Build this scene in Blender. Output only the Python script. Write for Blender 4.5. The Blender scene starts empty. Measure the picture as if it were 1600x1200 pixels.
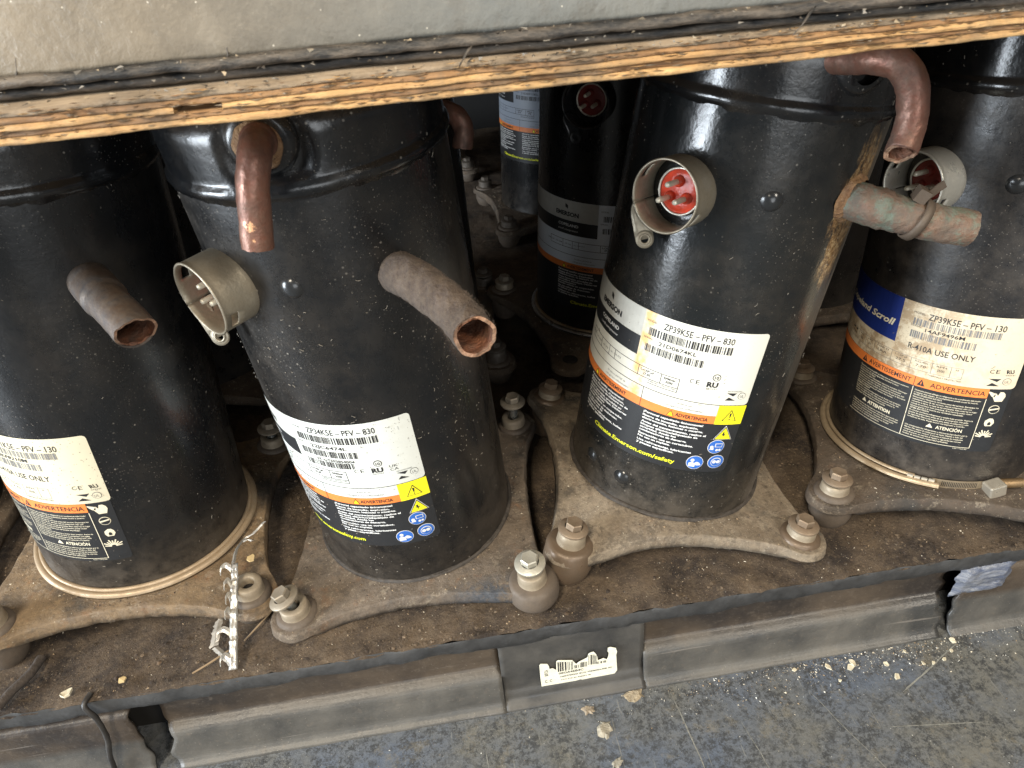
import bpy, bmesh, math, random
from mathutils import Vector, Matrix, noise
random.seed(7)
sc = bpy.context.scene
COL = sc.collection

# ------------------------------------------------------------------ camera
M = Matrix(((0.98770840, -0.13783692, 0.07370958), (-0.13975260, -0.56752849, 0.81140657), (-0.07000949, -0.81173419, -0.57981572)))
cam_d = bpy.data.cameras.new('camera'); cam = bpy.data.objects.new('camera', cam_d); COL.objects.link(cam)
R3 = M @ Matrix(((1, 0, 0), (0, -1, 0), (0, 0, -1)))
cam.matrix_world = R3.to_4x4()
cam_d.sensor_width = 36; cam_d.lens = 24.75; cam_d.clip_start = .01; cam_d.clip_end = 50
cam_d.dof.use_dof = True; cam_d.dof.focus_distance = .60; cam_d.dof.aperture_fstop = 26
sc.camera = cam

# ------------------------------------------------------------------ light
w = bpy.data.worlds.new("World"); sc.world = w; w.use_nodes = True
w.node_tree.nodes['Background'].inputs[0].default_value = (.85, .93, 1, 1)
w.node_tree.nodes['Background'].inputs[1].default_value = .19
def area(name, loc, target, sx, sy, power, col):
    l = bpy.data.lights.new(name, 'AREA'); l.shape = 'RECTANGLE'; l.size = sx; l.size_y = sy; l.energy = power; l.color = col
    o = bpy.data.objects.new(name, l); COL.objects.link(o); o.location = loc
    o.rotation_euler = (Vector(target) - Vector(loc)).to_track_quat('-Z', 'Y').to_euler(); return o
area('door_light', (-2.4, -.30, .02), (.1, .42, -.2), .9, 1.3, 125, (.84, .92, 1))
area('ceiling_light', (-1.0, -1.5, 2.3), (0, .4, -.4), .5, 1.1, 104, (1, .88, .70))
area('ceiling_light', (1.7, -1.9, 1.9), (.1, .4, -.4), .5, 1.1, 72, (1, .91, .78))
area('doorway_light', (.35, -2.6, .10), (.1, .6, -.35), 1.5, 1.2, 26, (.93, .97, 1))
vs = sc.view_settings; vs.view_transform = 'Standard'; vs.look = 'None'; vs.exposure = 0.16; vs.gamma = 1
sc.cycles.max_bounces = 8

# ------------------------------------------------------------------ helpers
def new(name, verts, faces, mats, parent=None, smooth=True, fm=None, angle=None):
    me = bpy.data.meshes.new(name); me.from_pydata([tuple(v) for v in verts], [], faces)
    for m in (mats if isinstance(mats, (list, tuple)) else [mats]): me.materials.append(m)
    if fm: me.polygons.foreach_set('material_index', fm)
    if smooth: me.polygons.foreach_set('use_smooth', [True] * len(me.polygons))
    me.update()
    if smooth and angle: me.set_sharp_from_angle(angle=math.radians(angle))
    o = bpy.data.objects.new(name, me); COL.objects.link(o)
    if parent: o.parent = parent
    return o
def tag(o, label=None, cat=None, group=None, kind=None):
    if label: o['label'] = label
    if cat: o['category'] = cat
    if group: o['group'] = group
    if kind: o['kind'] = kind
    return o
def empty(name, mat=None, loc=None):
    o = bpy.data.objects.new(name, None); COL.objects.link(o); o.empty_display_size = .02
    if mat: o.matrix_world = mat
    if loc: o.location = loc
    return o
def fbm(x, y, z, o=3): return noise.fractal((x, y, z), 1.0, 2.0, o)
class G:
    def __init__(s): s.v = []; s.f = []; s.m = []
    def add(s, v, f, m=0):
        b = len(s.v); s.v += [tuple(p) for p in v]; s.f += [tuple(i + b for i in q) for q in f]; s.m += [m] * len(f); return s
    def grid(s, rows, closed=False, m=0, flip=False):
        n = len(rows[0]); v = [p for r in rows for p in r]; f = []
        for i in range(len(rows) - 1):
            for j in range(n if closed else n - 1):
                k = (j + 1) % n; q = (i * n + j, i * n + k, (i + 1) * n + k, (i + 1) * n + j); f.append(q[::-1] if flip else q)
        return s.add(v, f, m)
    def xf(s, mt): s.v = [tuple(mt @ Vector(p)) for p in s.v]; return s
    def build(s, name, mats, parent=None, smooth=True, angle=None): return new(name, s.v, s.f, mats, parent, smooth, s.m, angle)
def lathe(prof, n=32, m=0, rough=0, seed=0):
    rows = []
    for i, (r, z) in enumerate(prof):
        row = []
        for j in range(n):
            a = 2 * math.pi * j / n; rr = r
            if rough: rr += rough * noise.noise((math.cos(a) * 2 + seed, math.sin(a) * 2, z * 150))
            row.append((rr * math.cos(a), rr * math.sin(a), z))
        rows.append(row)
    return G().grid(rows, True, m)
def spline(pts, n):
    P = [Vector(p) for p in pts]; P = [P[0] * 2 - P[1]] + P + [P[-1] * 2 - P[-2]]; out = []
    for i in range(1, len(P) - 2):
        for k in range(n):
            t = k / n; a, b, c, d = P[i - 1:i + 3]
            out.append(.5 * ((2 * b) + (c - a) * t + (2 * a - 5 * b + 4 * c - d) * t * t + (3 * b - a - 3 * c + d) * t ** 3))
    out.append(P[-2]); return out
def sweep(path, rad, n=24, inner=None, rough=0, seed=0, cut=None, endj=0, cap=True):
    """outer skin, end rim and inner skin of a pipe"""
    path = [Vector(p) for p in path]; L = len(path); g = G(); T = []
    for i in range(L): T.append((path[min(i + 1, L - 1)] - path[max(i - 1, 0)]).normalized())
    if cut: T[-1] = Vector(cut).normalized()
    u = T[0].orthogonal().normalized(); fr = []
    for i in range(L):
        u = (u - T[i] * u.dot(T[i])).normalized(); fr.append((u.copy(), T[i].cross(u)))
    def ring(i, r, k=1, back=0):
        row = []
        for j in range(n):
            a = 2 * math.pi * j / n; d = fr[i][0] * math.cos(a) + fr[i][1] * math.sin(a)
            rr = r + (rough * k * fbm(path[i].x * 160 + seed, path[i].y * 160 + math.cos(a) * 1.5, path[i].z * 160 + math.sin(a) * 1.5) if rough else 0)
            p = path[i] + d * rr - T[i] * back
            if i == L - 1 and endj: p += T[i] * endj * noise.noise((math.cos(a) * 3 + seed, math.sin(a) * 3, 5))
            row.append(p)
        return row
    R_ = [rad(i / (L - 1)) if callable(rad) else rad for i in range(L)]
    g.grid([ring(i, R_[i]) for i in range(L)], True)
    if inner:
        e = ring(L - 1, R_[-1]); e2 = ring(L - 1, inner)
        g.grid([e, e2], True, 1)
        k0 = max(0, int(L * .35))
        g.grid([ring(i, inner, .6) for i in range(L - 1, k0, -1)], True, 2)
        last = ring(k0 + 1, inner, .6); b = len(g.v); g.v += [tuple(p) for p in last]; g.f.append(tuple(range(b, b + n))); g.m.append(2)
    elif cap:
        b = len(g.v); g.v += [tuple(p) for p in ring(L - 1, R_[-1])]; g.f.append(tuple(range(b, b + n))); g.m.append(0)
        b = len(g.v); g.v += [tuple(p) for p in ring(0, R_[0])]; g.f.append(tuple(range(b, b + n))[::-1]); g.m.append(0)
    return g
def box(g, x0, x1, y0, y1, z0, z1, m=0):
    v = [(x, y, z) for z in (z0, z1) for y in (y0, y1) for x in (x0, x1)]
    return g.add(v, [(0, 2, 3, 1), (4, 5, 7, 6), (0, 1, 5, 4), (2, 6, 7, 3), (0, 4, 6, 2), (1, 3, 7, 5)], m)

# ------------------------------------------------------------------ materials
class NT:
    def __init__(s, name, rough=.5, metal=0.0):
        s.m = bpy.data.materials.new(name); s.m.use_nodes = True; s.t = s.m.node_tree; s.b = s.t.nodes['Principled BSDF']
        s.b.inputs['Roughness'].default_value = rough; s.b.inputs['Metallic'].default_value = metal
        tc = s.t.nodes.new('ShaderNodeTexCoord'); s.co = tc.outputs['Object']
    def L(s, a, b): s.t.links.new(a, b)
    def mapped(s, scale=(1, 1, 1), loc=(0, 0, 0)):
        n = s.t.nodes.new('ShaderNodeMapping'); n.inputs['Scale'].default_value = scale; n.inputs['Location'].default_value = loc; s.L(s.co, n.inputs[0]); return n.outputs[0]
    def noise(s, scale, detail=4, rough=.6, co=None, dist=0):
        n = s.t.nodes.new('ShaderNodeTexNoise'); n.inputs['Scale'].default_value = scale; n.inputs['Detail'].default_value = detail
        n.inputs['Roughness'].default_value = rough; n.inputs['Distortion'].default_value = dist; s.L(co or s.co, n.inputs['Vector']); return n.outputs['Fac']
    def voro(s, scale, co=None, feat='F1'):
        n = s.t.nodes.new('ShaderNodeTexVoronoi'); n.feature = feat; n.inputs['Scale'].default_value = scale; s.L(co or s.co, n.inputs['Vector']); return n.outputs['Distance']
    def ramp(s, fac, stops):
        n = s.t.nodes.new('ShaderNodeValToRGB'); e = n.color_ramp.elements
        while len(e) > 1: e.remove(e[-1])
        e[0].position = stops[0][0]; c = stops[0][1]; e[0].color = (*(c if isinstance(c, tuple) else (c, c, c)), 1)
        for p, c in stops[1:]:
            k = e.new(p); k.color = (*(c if isinstance(c, tuple) else (c, c, c)), 1)
        s.L(fac, n.inputs[0]); return n.outputs[0]
    def mix(s, fac, a, b, mode='MIX'):
        n = s.t.nodes.new('ShaderNodeMix'); n.data_type = 'RGBA'; n.blend_type = mode
        for i, v in ((0, fac), (6, a), (7, b)):
            if hasattr(v, 'is_linked'): s.L(v, n.inputs[i])
            elif isinstance(v, tuple): n.inputs[i].default_value = (*v, 1)
            else: n.inputs[i].default_value = v
        return n.outputs[2]
    def math(s, op, a, b=0.0):
        n = s.t.nodes.new('ShaderNodeMath'); n.operation = op; n.use_clamp = True
        for i, v in ((0, a), (1, b)):
            if hasattr(v, 'is_linked'): s.L(v, n.inputs[i])
            else: n.inputs[i].default_value = v
        return n.outputs[0]
    def sep(s, i):
        n = s.t.nodes.new('ShaderNodeSeparateXYZ'); s.L(s.co, n.inputs[0]); return n.outputs[i]
    def mrange(s, v, a, b, c=0.0, d=1.0):
        n = s.t.nodes.new('ShaderNodeMapRange'); s.L(v, n.inputs[0])
        for i, x in enumerate((a, b, c, d)): n.inputs[i + 1].default_value = x
        return n.outputs[0]
    def geo_up(s):
        n = s.t.nodes.new('ShaderNodeNewGeometry'); q = s.t.nodes.new('ShaderNodeSeparateXYZ'); s.L(n.outputs['Normal'], q.inputs[0]); return q.outputs[2]
    def col(s, c):
        if isinstance(c, tuple): s.b.inputs['Base Color'].default_value = (*c, 1)
        else: s.L(c, s.b.inputs['Base Color'])
        return s
    def rgh(s, c): s.L(c, s.b.inputs['Roughness']); return s
    def bump(s, h, dist, strength=1.0):
        n = s.t.nodes.new('ShaderNodeBump'); n.inputs['Distance'].default_value = dist; n.inputs['Strength'].default_value = strength; s.L(h, n.inputs['Height'])
        prev = s.b.inputs['Normal']
        if prev.is_linked: s.L(prev.links[0].from_socket, n.inputs['Normal'])
        s.L(n.outputs[0], prev); return s
def plain(name, col, rough=.5, metal=0.0, var=.15, sc_=60, bump=0.0, bs=300):
    n = NT(name, rough, metal); k = n.noise(sc_, 4); a = tuple(c * (1 - var) for c in col); b = tuple(c * (1 + var) for c in col)
    n.col(n.ramp(k, [(.3, a), (.7, b)]))
    if bump: n.bump(n.noise(bs, 3), bump)
    return n.m

DUST = (.205, .160, .112); DUSTD = (.085, .064, .045)
def shell_mat(name, dust=.35, seed=0., left=0.0, base=(.0060, .0066, .0075), rough=.27, right=0.0, low_=.12, rust=None):
    n = NT(name, rough); co = n.mapped(loc=(seed, seed * .7, seed * 1.3)); cs = n.mapped(scale=(1, 1, .22), loc=(seed, 3, seed))
    c1 = n.noise(11, 6, .62, co); c2 = n.noise(60, 5, .7, co); c3 = n.noise(1300, 2, .5, co); c4 = n.noise(42, 5, .7, cs)
    f = n.math('MULTIPLY', n.mrange(c1, .40, .72), n.mrange(c2, .30, .66)); f = n.math('MULTIPLY', f, dust)
    low = n.mrange(n.sep(2), .06, .0)                        # dust thrown up from the deck sits on the foot of the shell
    f = n.math('ADD', f, n.math('MULTIPLY', n.math('MULTIPLY', low, n.mrange(c2, .3, .6)), low_))
    if left:
        f = n.math('ADD', f, n.math('MULTIPLY', n.math('MULTIPLY', n.mrange(n.sep(0), .03, -.085), n.math('MULTIPLY', n.mrange(c3, .25, .80), n.mrange(c2, .25, .60))), left))
    if right:
        f = n.math('ADD', f, n.math('MULTIPLY', n.math('MULTIPLY', n.mrange(n.sep(0), .045, .083), n.mrange(c4, .35, .6)), right))
    v = n.voro(150, co); sp = n.math('MULTIPLY', n.mrange(v, .13, .07), n.mrange(n.noise(20, 2, .5, co), .48, .60))
    v2 = n.voro(420, co); sp2 = n.math('MULTIPLY', n.mrange(v2, .20, .10), n.mrange(n.noise(14, 3, .5, co), .46, .66))
    c = n.mix(f, base, DUST)
    if rust:
        dx = n.math('ABSOLUTE', n.mrange(n.sep(0), -1, 1, -1 - rust[0], 1 - rust[0])) if 0 else None
        vm = n.t.nodes.new('ShaderNodeVectorMath'); vm.operation = 'SUBTRACT'; n.L(n.co, vm.inputs[0]); vm.inputs[1].default_value = rust[:3]
        mp = n.t.nodes.new('ShaderNodeVectorMath'); mp.operation = 'MULTIPLY'; n.L(vm.outputs[0], mp.inputs[0]); mp.inputs[1].default_value = (1.5, 1.5, .50)
        ln = n.t.nodes.new('ShaderNodeVectorMath'); ln.operation = 'LENGTH'; n.L(mp.outputs[0], ln.inputs[0])
        k = n.math('MULTIPLY', n.mrange(ln.outputs['Value'], .036, .012), 1.0); st = n.noise(150, 6, .75, n.mapped((1, 1, .22))); k2 = n.math('MULTIPLY', k, n.mrange(st, .34, .60, .25, 1.6)); k3 = n.mrange(k2, .35, .80)
        c = n.mix(n.math('MULTIPLY', k3, .80), c, n.ramp(n.noise(260, 5, .8), [(.35, (.050, .034, .022)), (.50, (.22, .12, .045)), (.62, (.46, .33, .17))]))
    c = n.mix(n.math('MULTIPLY', sp, .45), c, (.36, .33, .28)); c = n.mix(n.math('MULTIPLY', sp2, .35), c, (.30, .27, .23)); n.col(c)
    n.rgh(n.math('ADD', n.mrange(f, 0, .5, rough - .04, .85), n.mrange(c4, .3, .7, -.05, .10)))
    n.bump(n.noise(420, 3, .6, co), .00009); n.bump(c1, .0012)
    return n.m
def plate_mat(name, a=(.24, .185, .130), b=(.115, .086, .060), seed=0., rust=.3, bare=False):
    n = NT(name, .75); co = n.mapped(loc=(seed, seed, 0)); c1 = n.noise(30, 8, .75, co, .4); c2 = n.noise(220, 4, .7, co)
    c = n.mix(n.mrange(c1, .36, .62), b, a); c = n.mix(n.math('MULTIPLY', n.mrange(n.noise(17, 5, .6, n.mapped(loc=(seed + 4, 1, 2))), .56, .68), .9), c, (.034, .034, .033))
    c = n.mix(n.math('MULTIPLY', n.mrange(n.noise(60, 5, .7, n.mapped(loc=(seed + 8, 1, 2))), .56, .70), rust), c, (.25, .105, .035))
    c = n.mix(n.mrange(c2, .30, .75), c, n.mix(.5, c, (.05, .04, .03)))
    v = n.voro(230, co); c = n.mix(n.math('MULTIPLY', n.mrange(v, .11, .06), .6), c, (.5, .44, .34))
    c = n.mix(n.math('MULTIPLY', n.mrange(n.noise(48, 9, .85, n.mapped(loc=(seed + 2, 7, 1))), .53, .56), .45), c, (.050, .040, .031)); c = n.mix(n.math('MULTIPLY', n.mrange(n.noise(75, 9, .85, n.mapped(loc=(seed + 6, 5, 1))), .56, .59), .35), c, (.36, .30, .22))
    if bare:
        k_ = n.math('MULTIPLY', n.mrange(n.sep(0), .010, .045), n.mrange(n.sep(1), -.088, -.100)); k_ = n.math('MULTIPLY', k_, n.mrange(n.noise(42, 7, .75, n.mapped(loc=(1, 9, 4))), .42, .52)); c = n.mix(k_, c, n.mix(n.mrange(c2, .3, .7), (.030, .034, .042), (.085, .088, .095)))
    n.col(c); n.rgh(n.mrange(c1, .35, .65, .55, .9)); n.bump(n.noise(110, 8, .78, co), .0018); n.bump(n.noise(480, 4, .7, co), .0006); return n.m
def metal_mat(name, col=(.30, .24, .17), rough=.45, metal=.55, dirt=.5, dcol=None):
    n = NT(name, rough, metal); c1 = n.noise(90, 6, .65); c = n.mix(n.math('MULTIPLY', n.mrange(c1, .35, .65), dirt), col, dcol or DUSTD)
    n.col(c); n.rgh(n.mrange(c1, .3, .7, rough - .1, rough + .25)); n.bump(n.noise(500, 3), .0002); return n.m
def copper_mat(name, col=(.20, .075, .05), col2=(.10, .07, .055), dirt=.5, rough=.5, bump=.0006, verd=0.0, metal=.45, spot=None):
    n = NT(name, rough, metal); c1 = n.noise(55, 6, .7); c2 = n.noise(240, 4, .7)
    c = n.mix(n.mrange(c1, .35, .65), col, col2); c = n.mix(n.math('MULTIPLY', n.mrange(c2, .35, .65), dirt), c, DUST)
    if verd: c = n.mix(n.math('MULTIPLY', n.mrange(n.noise(80, 6, .7, n.mapped(loc=(2, 5, 1))), .50, .60), verd), c, (.10, .20, .16))
    if spot:
        for (p_, rad_) in spot:
            vm = n.t.nodes.new('ShaderNodeVectorMath'); vm.operation = 'DISTANCE'; n.L(n.co, vm.inputs[0]); vm.inputs[1].default_value = p_
            k_ = n.math('MULTIPLY', n.mrange(n.math('ADD', vm.outputs['Value'], n.mrange(n.noise(260, 3, .6), .35, .65, 0, .0034)), rad_, rad_ * .85), n.mrange(n.noise(400, 4, .7), .35, .45)); c = n.mix(k_, c, (.66, .36, .19))
    n.col(c); n.rgh(n.mrange(c1, .3, .7, rough - .1, rough + .3)); n.bump(c2, bump); n.bump(n.noise(60, 4), bump * 2); return n.m

m_cap = shell_mat('black_cap_paint', .18, 9.1, rough=.19)
m_plate = {k: plate_mat('dusty_cast_plate', a, b, k * 3.1, r, k == 2) for k, (a, b, r) in {
    1: ((.26, .180, .100), (.17, .115, .065), .45), 2: ((.175, .135, .098), (.105, .080, .058), .35),
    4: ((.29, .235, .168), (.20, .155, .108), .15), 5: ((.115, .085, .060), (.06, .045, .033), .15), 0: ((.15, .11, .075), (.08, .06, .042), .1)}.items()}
m_dimple = NT('dimple_paint', .22).col((.02, .021, .022)).m
m_bolt = metal_mat('dusty_zinc_bolt', (.30, .26, .20), .42, .4, .5, (.15, .115, .08))
m_boltz = metal_mat('clean_zinc_bolt', (.46, .44, .37), .34, .5, .35, (.22, .19, .14))
m_boltr = metal_mat('rusty_bolt', (.27, .21, .15), .45, .45, .6, (.15, .095, .055))
m_thread = metal_mat('bright_thread', (.55, .57, .55), .25, .9, .2)
m_grom = metal_mat('brown_rubber', (.115, .088, .064), .6, 0, .6, (.060, .046, .035))
m_grom2 = metal_mat('bronze_grommet', (.150, .105, .070), .33, .25, .55, (.10, .075, .05))
m_ring = metal_mat('dusty_terminal_steel', (.34, .30, .23), .38, .55, .55, (.19, .155, .105))
m_sleeve = metal_mat('tan_sleeve_steel', (.30, .25, .18), .5, .25, .6, (.17, .13, .09))
m_ringb = metal_mat('bright_terminal_steel', (.72, .69, .60), .30, .6, .25, (.3, .26, .2))
m_red = plain('red_terminal_resin', (.62, .055, .022), .28, 0, .35, 90, .0004)
m_pin = metal_mat('pin_steel', (.78, .72, .58), .35, .45, .15)
m_dark = plain('dark_interior', (.012, .010, .009), .7)
m_heat = metal_mat('silver_heater_cable', (.40, .31, .21), .40, .35, .55, (.26, .18, .10))
m_heat5 = metal_mat('brass_heater_cable', (.46, .36, .24), .38, .45, .6, (.22, .16, .10))
m_cuin = copper_mat('copper_inside', (.22, .075, .032), (.07, .035, .025), .2, .55, .0014)
m_cu = copper_mat('aged_copper', (.20, .080, .052), (.095, .055, .042), .22, .40, .0003)
m_cu1 = copper_mat('grey_suction_stub', (.105, .072, .052), (.052, .050, .052), .28, .42, .0002, 0, .4)
m_cu2 = copper_mat('fuzzy_brown_stub', (.068, .048, .037), (.046, .034, .028), .24, .85, .0009, 0, .05)
m_cu4 = copper_mat('corroded_stub', (.155, .080, .050), (.095, .085, .070), .28, .6, .0008, .40, .2)
m_curim = copper_mat('cut_copper_rim', (.40, .21, .12), (.27, .16, .11), .5, .55, .0014)
m_weld = copper_mat('rusty_braze', (.30, .17, .07), (.13, .06, .028), .25, .7, .0018, 0, .1)
m_lwhite = {}
def white_mat(k, col, sp=.35, stain=None):
    n = NT('label_white', .42); c = n.ramp(n.noise(40, 5), [(.3, tuple(x * .93 for x in col)), (.7, col)])
    v = n.voro(330); c = n.mix(n.math('MULTIPLY', n.mrange(v, .17, .10), sp), c, (.12, .10, .07))
    if stain == 'streak':
        x = n.sep(0); d = n.math('ABSOLUTE', n.math('ADD', n.t.nodes.new('ShaderNodeMath').outputs[0], 0)) if 0 else None
        s1 = n.math('MULTIPLY', n.mrange(x, -.0685, -.0665), n.mrange(x, -.0600, -.0625))
        c = n.mix(n.math('MULTIPLY', n.math('MULTIPLY', s1, n.mrange(n.noise(90, 4), .38, .58)), .8), c, (.72, .42, .10))
    if stain == 'dirt':
        x = n.sep(0); s1 = n.math('MULTIPLY', n.mrange(n.noise(70, 7, .75), .46, .56), n.mrange(x, -.035, -.066))
        c = n.mix(n.math('MULTIPLY', s1, .85), c, (.34, .24, .14)); c = n.mix(n.math('MULTIPLY', n.mrange(n.noise(38, 6, .7, n.mapped(loc=(3, 3, 3))), .5, .64), .45), c, (.58, .43, .26))
    n.col(c); n.bump(n.noise(200, 3), .0001); return n.m
def ink(name, col, rough=.45): return plain(name, col, rough, 0, .08, 120)
i_blk = ink('black_ink', (.022, .022, .024)); i_orange = ink('orange_ink', (.78, .22, .05)); i_yel = ink('yellow_ink', (.88, .80, .02))
i_black_panel = ink('black_panel_ink', (.020, .021, .023), .40); i_white = ink('white_ink', (.72, .72, .70)); i_blue = ink('blue_ink', (.03, .13, .48))
i_navy = ink('navy_ink', (.012, .030, .19)); i_grey = ink('pale_grey_ink', (.50, .50, .46)); i_gtext = ink('grey_print', (.17, .17, .17)); i_cream = ink('cream_ink', (.72, .66, .50))
i_lemon = ink('lemon_ink', (.80, .82, .03))
n_ = NT('worn_navy_panel', .4); c_ = n_.mix(n_.math('MULTIPLY', n_.math('MULTIPLY', n_.mrange(n_.noise(150, 7, .8), .49, .54), n_.mrange(n_.sep(0), -.072, -.0655)), .95), (.010, .026, .17), (.42, .28, .15)); n_.col(c_); i_navyworn = n_.m

# ------------------------------------------------------------------ printed labels
RAD = .083
def wrap(s, h, off): a = s / RAD; r = RAD + off; return (r * math.sin(a), -r * math.cos(a), h)
def rect(g, s0, s1, h0, h1, off, m):
    n = max(1, int(abs(s1 - s0) / .0035)); g.grid([[wrap(s0 + (s1 - s0) * i / n, h, off) for i in range(n + 1)] for h in (h0, h1)], False, m)
def poly(g, pts, off, m, cut=.0035):
    bm = bmesh.new(); f = bm.faces.new([bm.verts.new((x, y, 0)) for x, y in pts]); bmesh.ops.triangulate(bm, faces=[f])
    for _ in range(4):
        ed = [e for e in bm.edges if e.calc_length() > cut]
        if not ed: break
        bmesh.ops.subdivide_edges(bm, edges=ed, cuts=1); bmesh.ops.triangulate(bm, faces=bm.faces[:])
    bm.verts.index_update(); v = [wrap(p.co.x, p.co.y, off) for p in bm.verts]; f = []
    for q in bm.faces:
        ids = [a.index for a in q.verts]; f.append(ids if q.normal.z > 0 else ids[::-1])
    g.add(v, f, m); bm.free()
def circ(g, cx, cy, r, off, m, n=28): poly(g, [(cx + r * math.cos(2 * math.pi * i / n), cy + r * math.sin(2 * math.pi * i / n)) for i in range(n)], off, m)
_tc = {}
def textmesh(s, bold=0.0, shear=0.0):
    k = (s, bold, shear)
    if k not in _tc:
        cu = bpy.data.curves.new('t', 'FONT'); cu.body = s; cu.size = 1; cu.resolution_u = 2; cu.offset = bold; cu.shear = shear
        o = bpy.data.objects.new('t', cu); COL.objects.link(o); dg = bpy.context.evaluated_depsgraph_get(); dg.update()
        me = o.evaluated_get(dg).to_mesh(); v = [(p.co.x, p.co.y) for p in me.vertices]; f = [tuple(p.vertices) for p in me.polygons]
        nz = sum(p.normal.z for p in me.polygons)
        if nz < 0: f = [q[::-1] for q in f]
        o.evaluated_get(dg).to_mesh_clear(); bpy.data.objects.remove(o); bpy.data.curves.remove(cu); _tc[k] = (v, f)
    return _tc[k]
def text(g, s, s0, s1, h0, size, off, m, bold=0.0, shear=0.0, slope=0.0):
    """s1 None: natural width; size = capital height"""
    v, f = textmesh(s, bold, shear)
    if not v: return
    x0 = min(p[0] for p in v); x1 = max(p[0] for p in v); k = size / .70; kx = k if s1 is None else (s1 - s0) / (x1 - x0)
    g.add([wrap(s0 + (x - x0) * kx, h0 + y * k + slope * (x - x0) * kx, off) for x, y in v], f, m)
def bars(g, s0, s1, h0, h1, off, m, seed):
    r = random.Random(seed); x = s0
    while x < s1 - .0004:
        wd = r.choice((.00035, .0005, .0009, .0013)); rect(g, x, min(x + wd, s1), h0, h1, off, m); x += wd + r.choice((.00035, .0005, .0010))
def backing(g, s0, s1, h0, h1, r, off, m, thick=0):
    cols = sorted(set([s0, s0 + r * .1, s0 + r * .3, s0 + r * .6, s0 + r, s1 - r, s1 - r * .6, s1 - r * .3, s1 - r * .1, s1] + [s0 + r + (s1 - s0 - 2 * r) * i / 60 for i in range(61)]))
    cols = [q for i, q in enumerate(cols) if i == 0 or q - cols[i - 1] > 2e-5]
    def dr(s):
        d = min(s - s0, s1 - s); return r - math.sqrt(max(0, r * r - (r - d) ** 2)) if d < r else 0
    g.grid([[wrap(s, h0 + dr(s), off) for s in cols], [wrap(s, (h0 + h1) / 2, off) for s in cols], [wrap(s, h1 - dr(s), off) for s in cols]], False, m)
OFF0, OFF1, OFF2, OFF3 = .00025, .00042, .00058, .00074
def label_new(par, right, top, model, serial, white, third=None, url='Climate.Emerson.com/safety', url_s=(-.118, -.042), ukca=False):
    X = right; T = top
    g = G(); backing(g, X - .205, X, T - .1245, T - .058, .004, OFF0, 0); backing(g, X - .205, X, T - .0605, T, .003, OFF0 + .00006, 1)
    lab = g.build('rating_label', [i_black_panel, white], par, True)
    t = G()
    rect(t, X - .205, X - .0905, T - .0218, T - .0001, OFF1, 3); rect(t, X - .205, X - .0905, T - .0375, T - .0219, OFF1, 1)
    text(t, 'EMERSON', X - .142, X - .112, T - .0170, .0044, OFF2, 0, .05); poly(t, [(X - .129, T - .0035), (X - .1255, T - .0055), (X - .1255, T - .0095), (X - .129, T - .0075)], OFF2, 0)
    text(t, 'COPELAND', X - .138, X - .112, T - .0285, .0030, OFF2, 2, .02); text(t, 'scroll compressor', X - .138, X - .112, T - .0335, .0022, OFF2, 2)
    text(t, 'MODEL', X - .0875, X - .0795, T - .0078, .0016, OFF1, 0); text(t, model, X - .0745, X - .0245, T - .0097, .0050, OFF1, 0, .014)
    text(t, 'SERIAL', X - .0880, X - .0800, T - .0212, .0014, OFF1, 0); text(t, serial, X - .0755, X - .0475, T - .0232, .0030, OFF2, 0, .01)
    bk = T - (.0375 if third else .034)
    text(t, 'LRA 97.0', X - .112, X - .104, T - .049, .0015, OFF1, 0); text(t, '208/230', X - .155, X - .144, T - .0495, .0016, OFF1, 0); text(t, '60 Hz', X - .128, X - .120, T - .0495, .0016, OFF1, 0)
    text(t, '24-208', X - .142, X - .132, T - .0495, .0016, OFF1, 0); text(t, 'PH 1', X - .1165, X - .1135, T - .0495, .0014, OFF1, 0)
    text(t, 'L-CAP µF', X - .0845, X - .0735, T - .0478, .0018, OFF1, 0, .03); text(t, '27.05', X - .082, X - .076, T - .0507, .0019, OFF1, 0, .03)
    text(t, 'RPM/min', X - .0655, X - .057, T - .0478, .0018, OFF1, 0, .03); text(t, '3500', X - .064, X - .0585, T - .0507, .0019, OFF1, 0, .03); text(t, 'THERMALLY PROTECTED', X - .077, X - .0555, T - .0548, .0013, OFF1, 0)
    for a, b, c, d in ((-.150, -.0545, -.0447, -.0442), (-.150, -.0545, -.0529, -.0524), (-.0770, -.0545, -.0561, -.0556)): rect(t, X + a, X + b, T + c, T + d, OFF1, 0)
    for a, c, d in ((-.150, -.0528, -.0443), (-.131, -.0528, -.0443), (-.1185, -.0528, -.0443), (-.111, -.0528, -.0443), (-.0865, -.0528, -.0443), (-.0680, -.0528, -.0443), (-.0545, -.0560, -.0443)): rect(t, X + a - .0001, X + a + .0004, T + c, T + d, OFF1, 0)
    # approval marks
    circ(t, X - .0295, T - .0372, .0030, OFF1, 0); circ(t, X - .0295, T - .0372, .0024, OFF2, 4); text(t, '10', X - .0310, X - .0280, T - .0385, .0025, OFF3, 0, .02)
    text(t, 'C', X - .0475, X - .0445, T - .0450, .0036, OFF1, 0); text(t, 'E', X - .0430, X - .0403, T - .0450, .0036, OFF1, 0)
    text(t, 'RU', X - .0352, X - .0270, T - .0455, .0040, OFF1, 0, .05); text(t, 'SA2337', X - .035, X - .027, T - .0475, .0011, OFF1, 0)
    if ukca: text(t, 'UK', X - .0225, X - .0165, T - .0430, .0024, OFF1, 0); text(t, 'CA', X - .0225, X - .0165, T - .0462, .0024, OFF1, 0)
    poly(t, [(X - .0190, T - .0495), (X - .0110, T - .0495), (X - .0135, T - .0522)], OFF1, 0); poly(t, [(X - .0190, T - .0560), (X - .0165, T - .0532), (X - .0110, T - .0560)], OFF1, 0)
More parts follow.
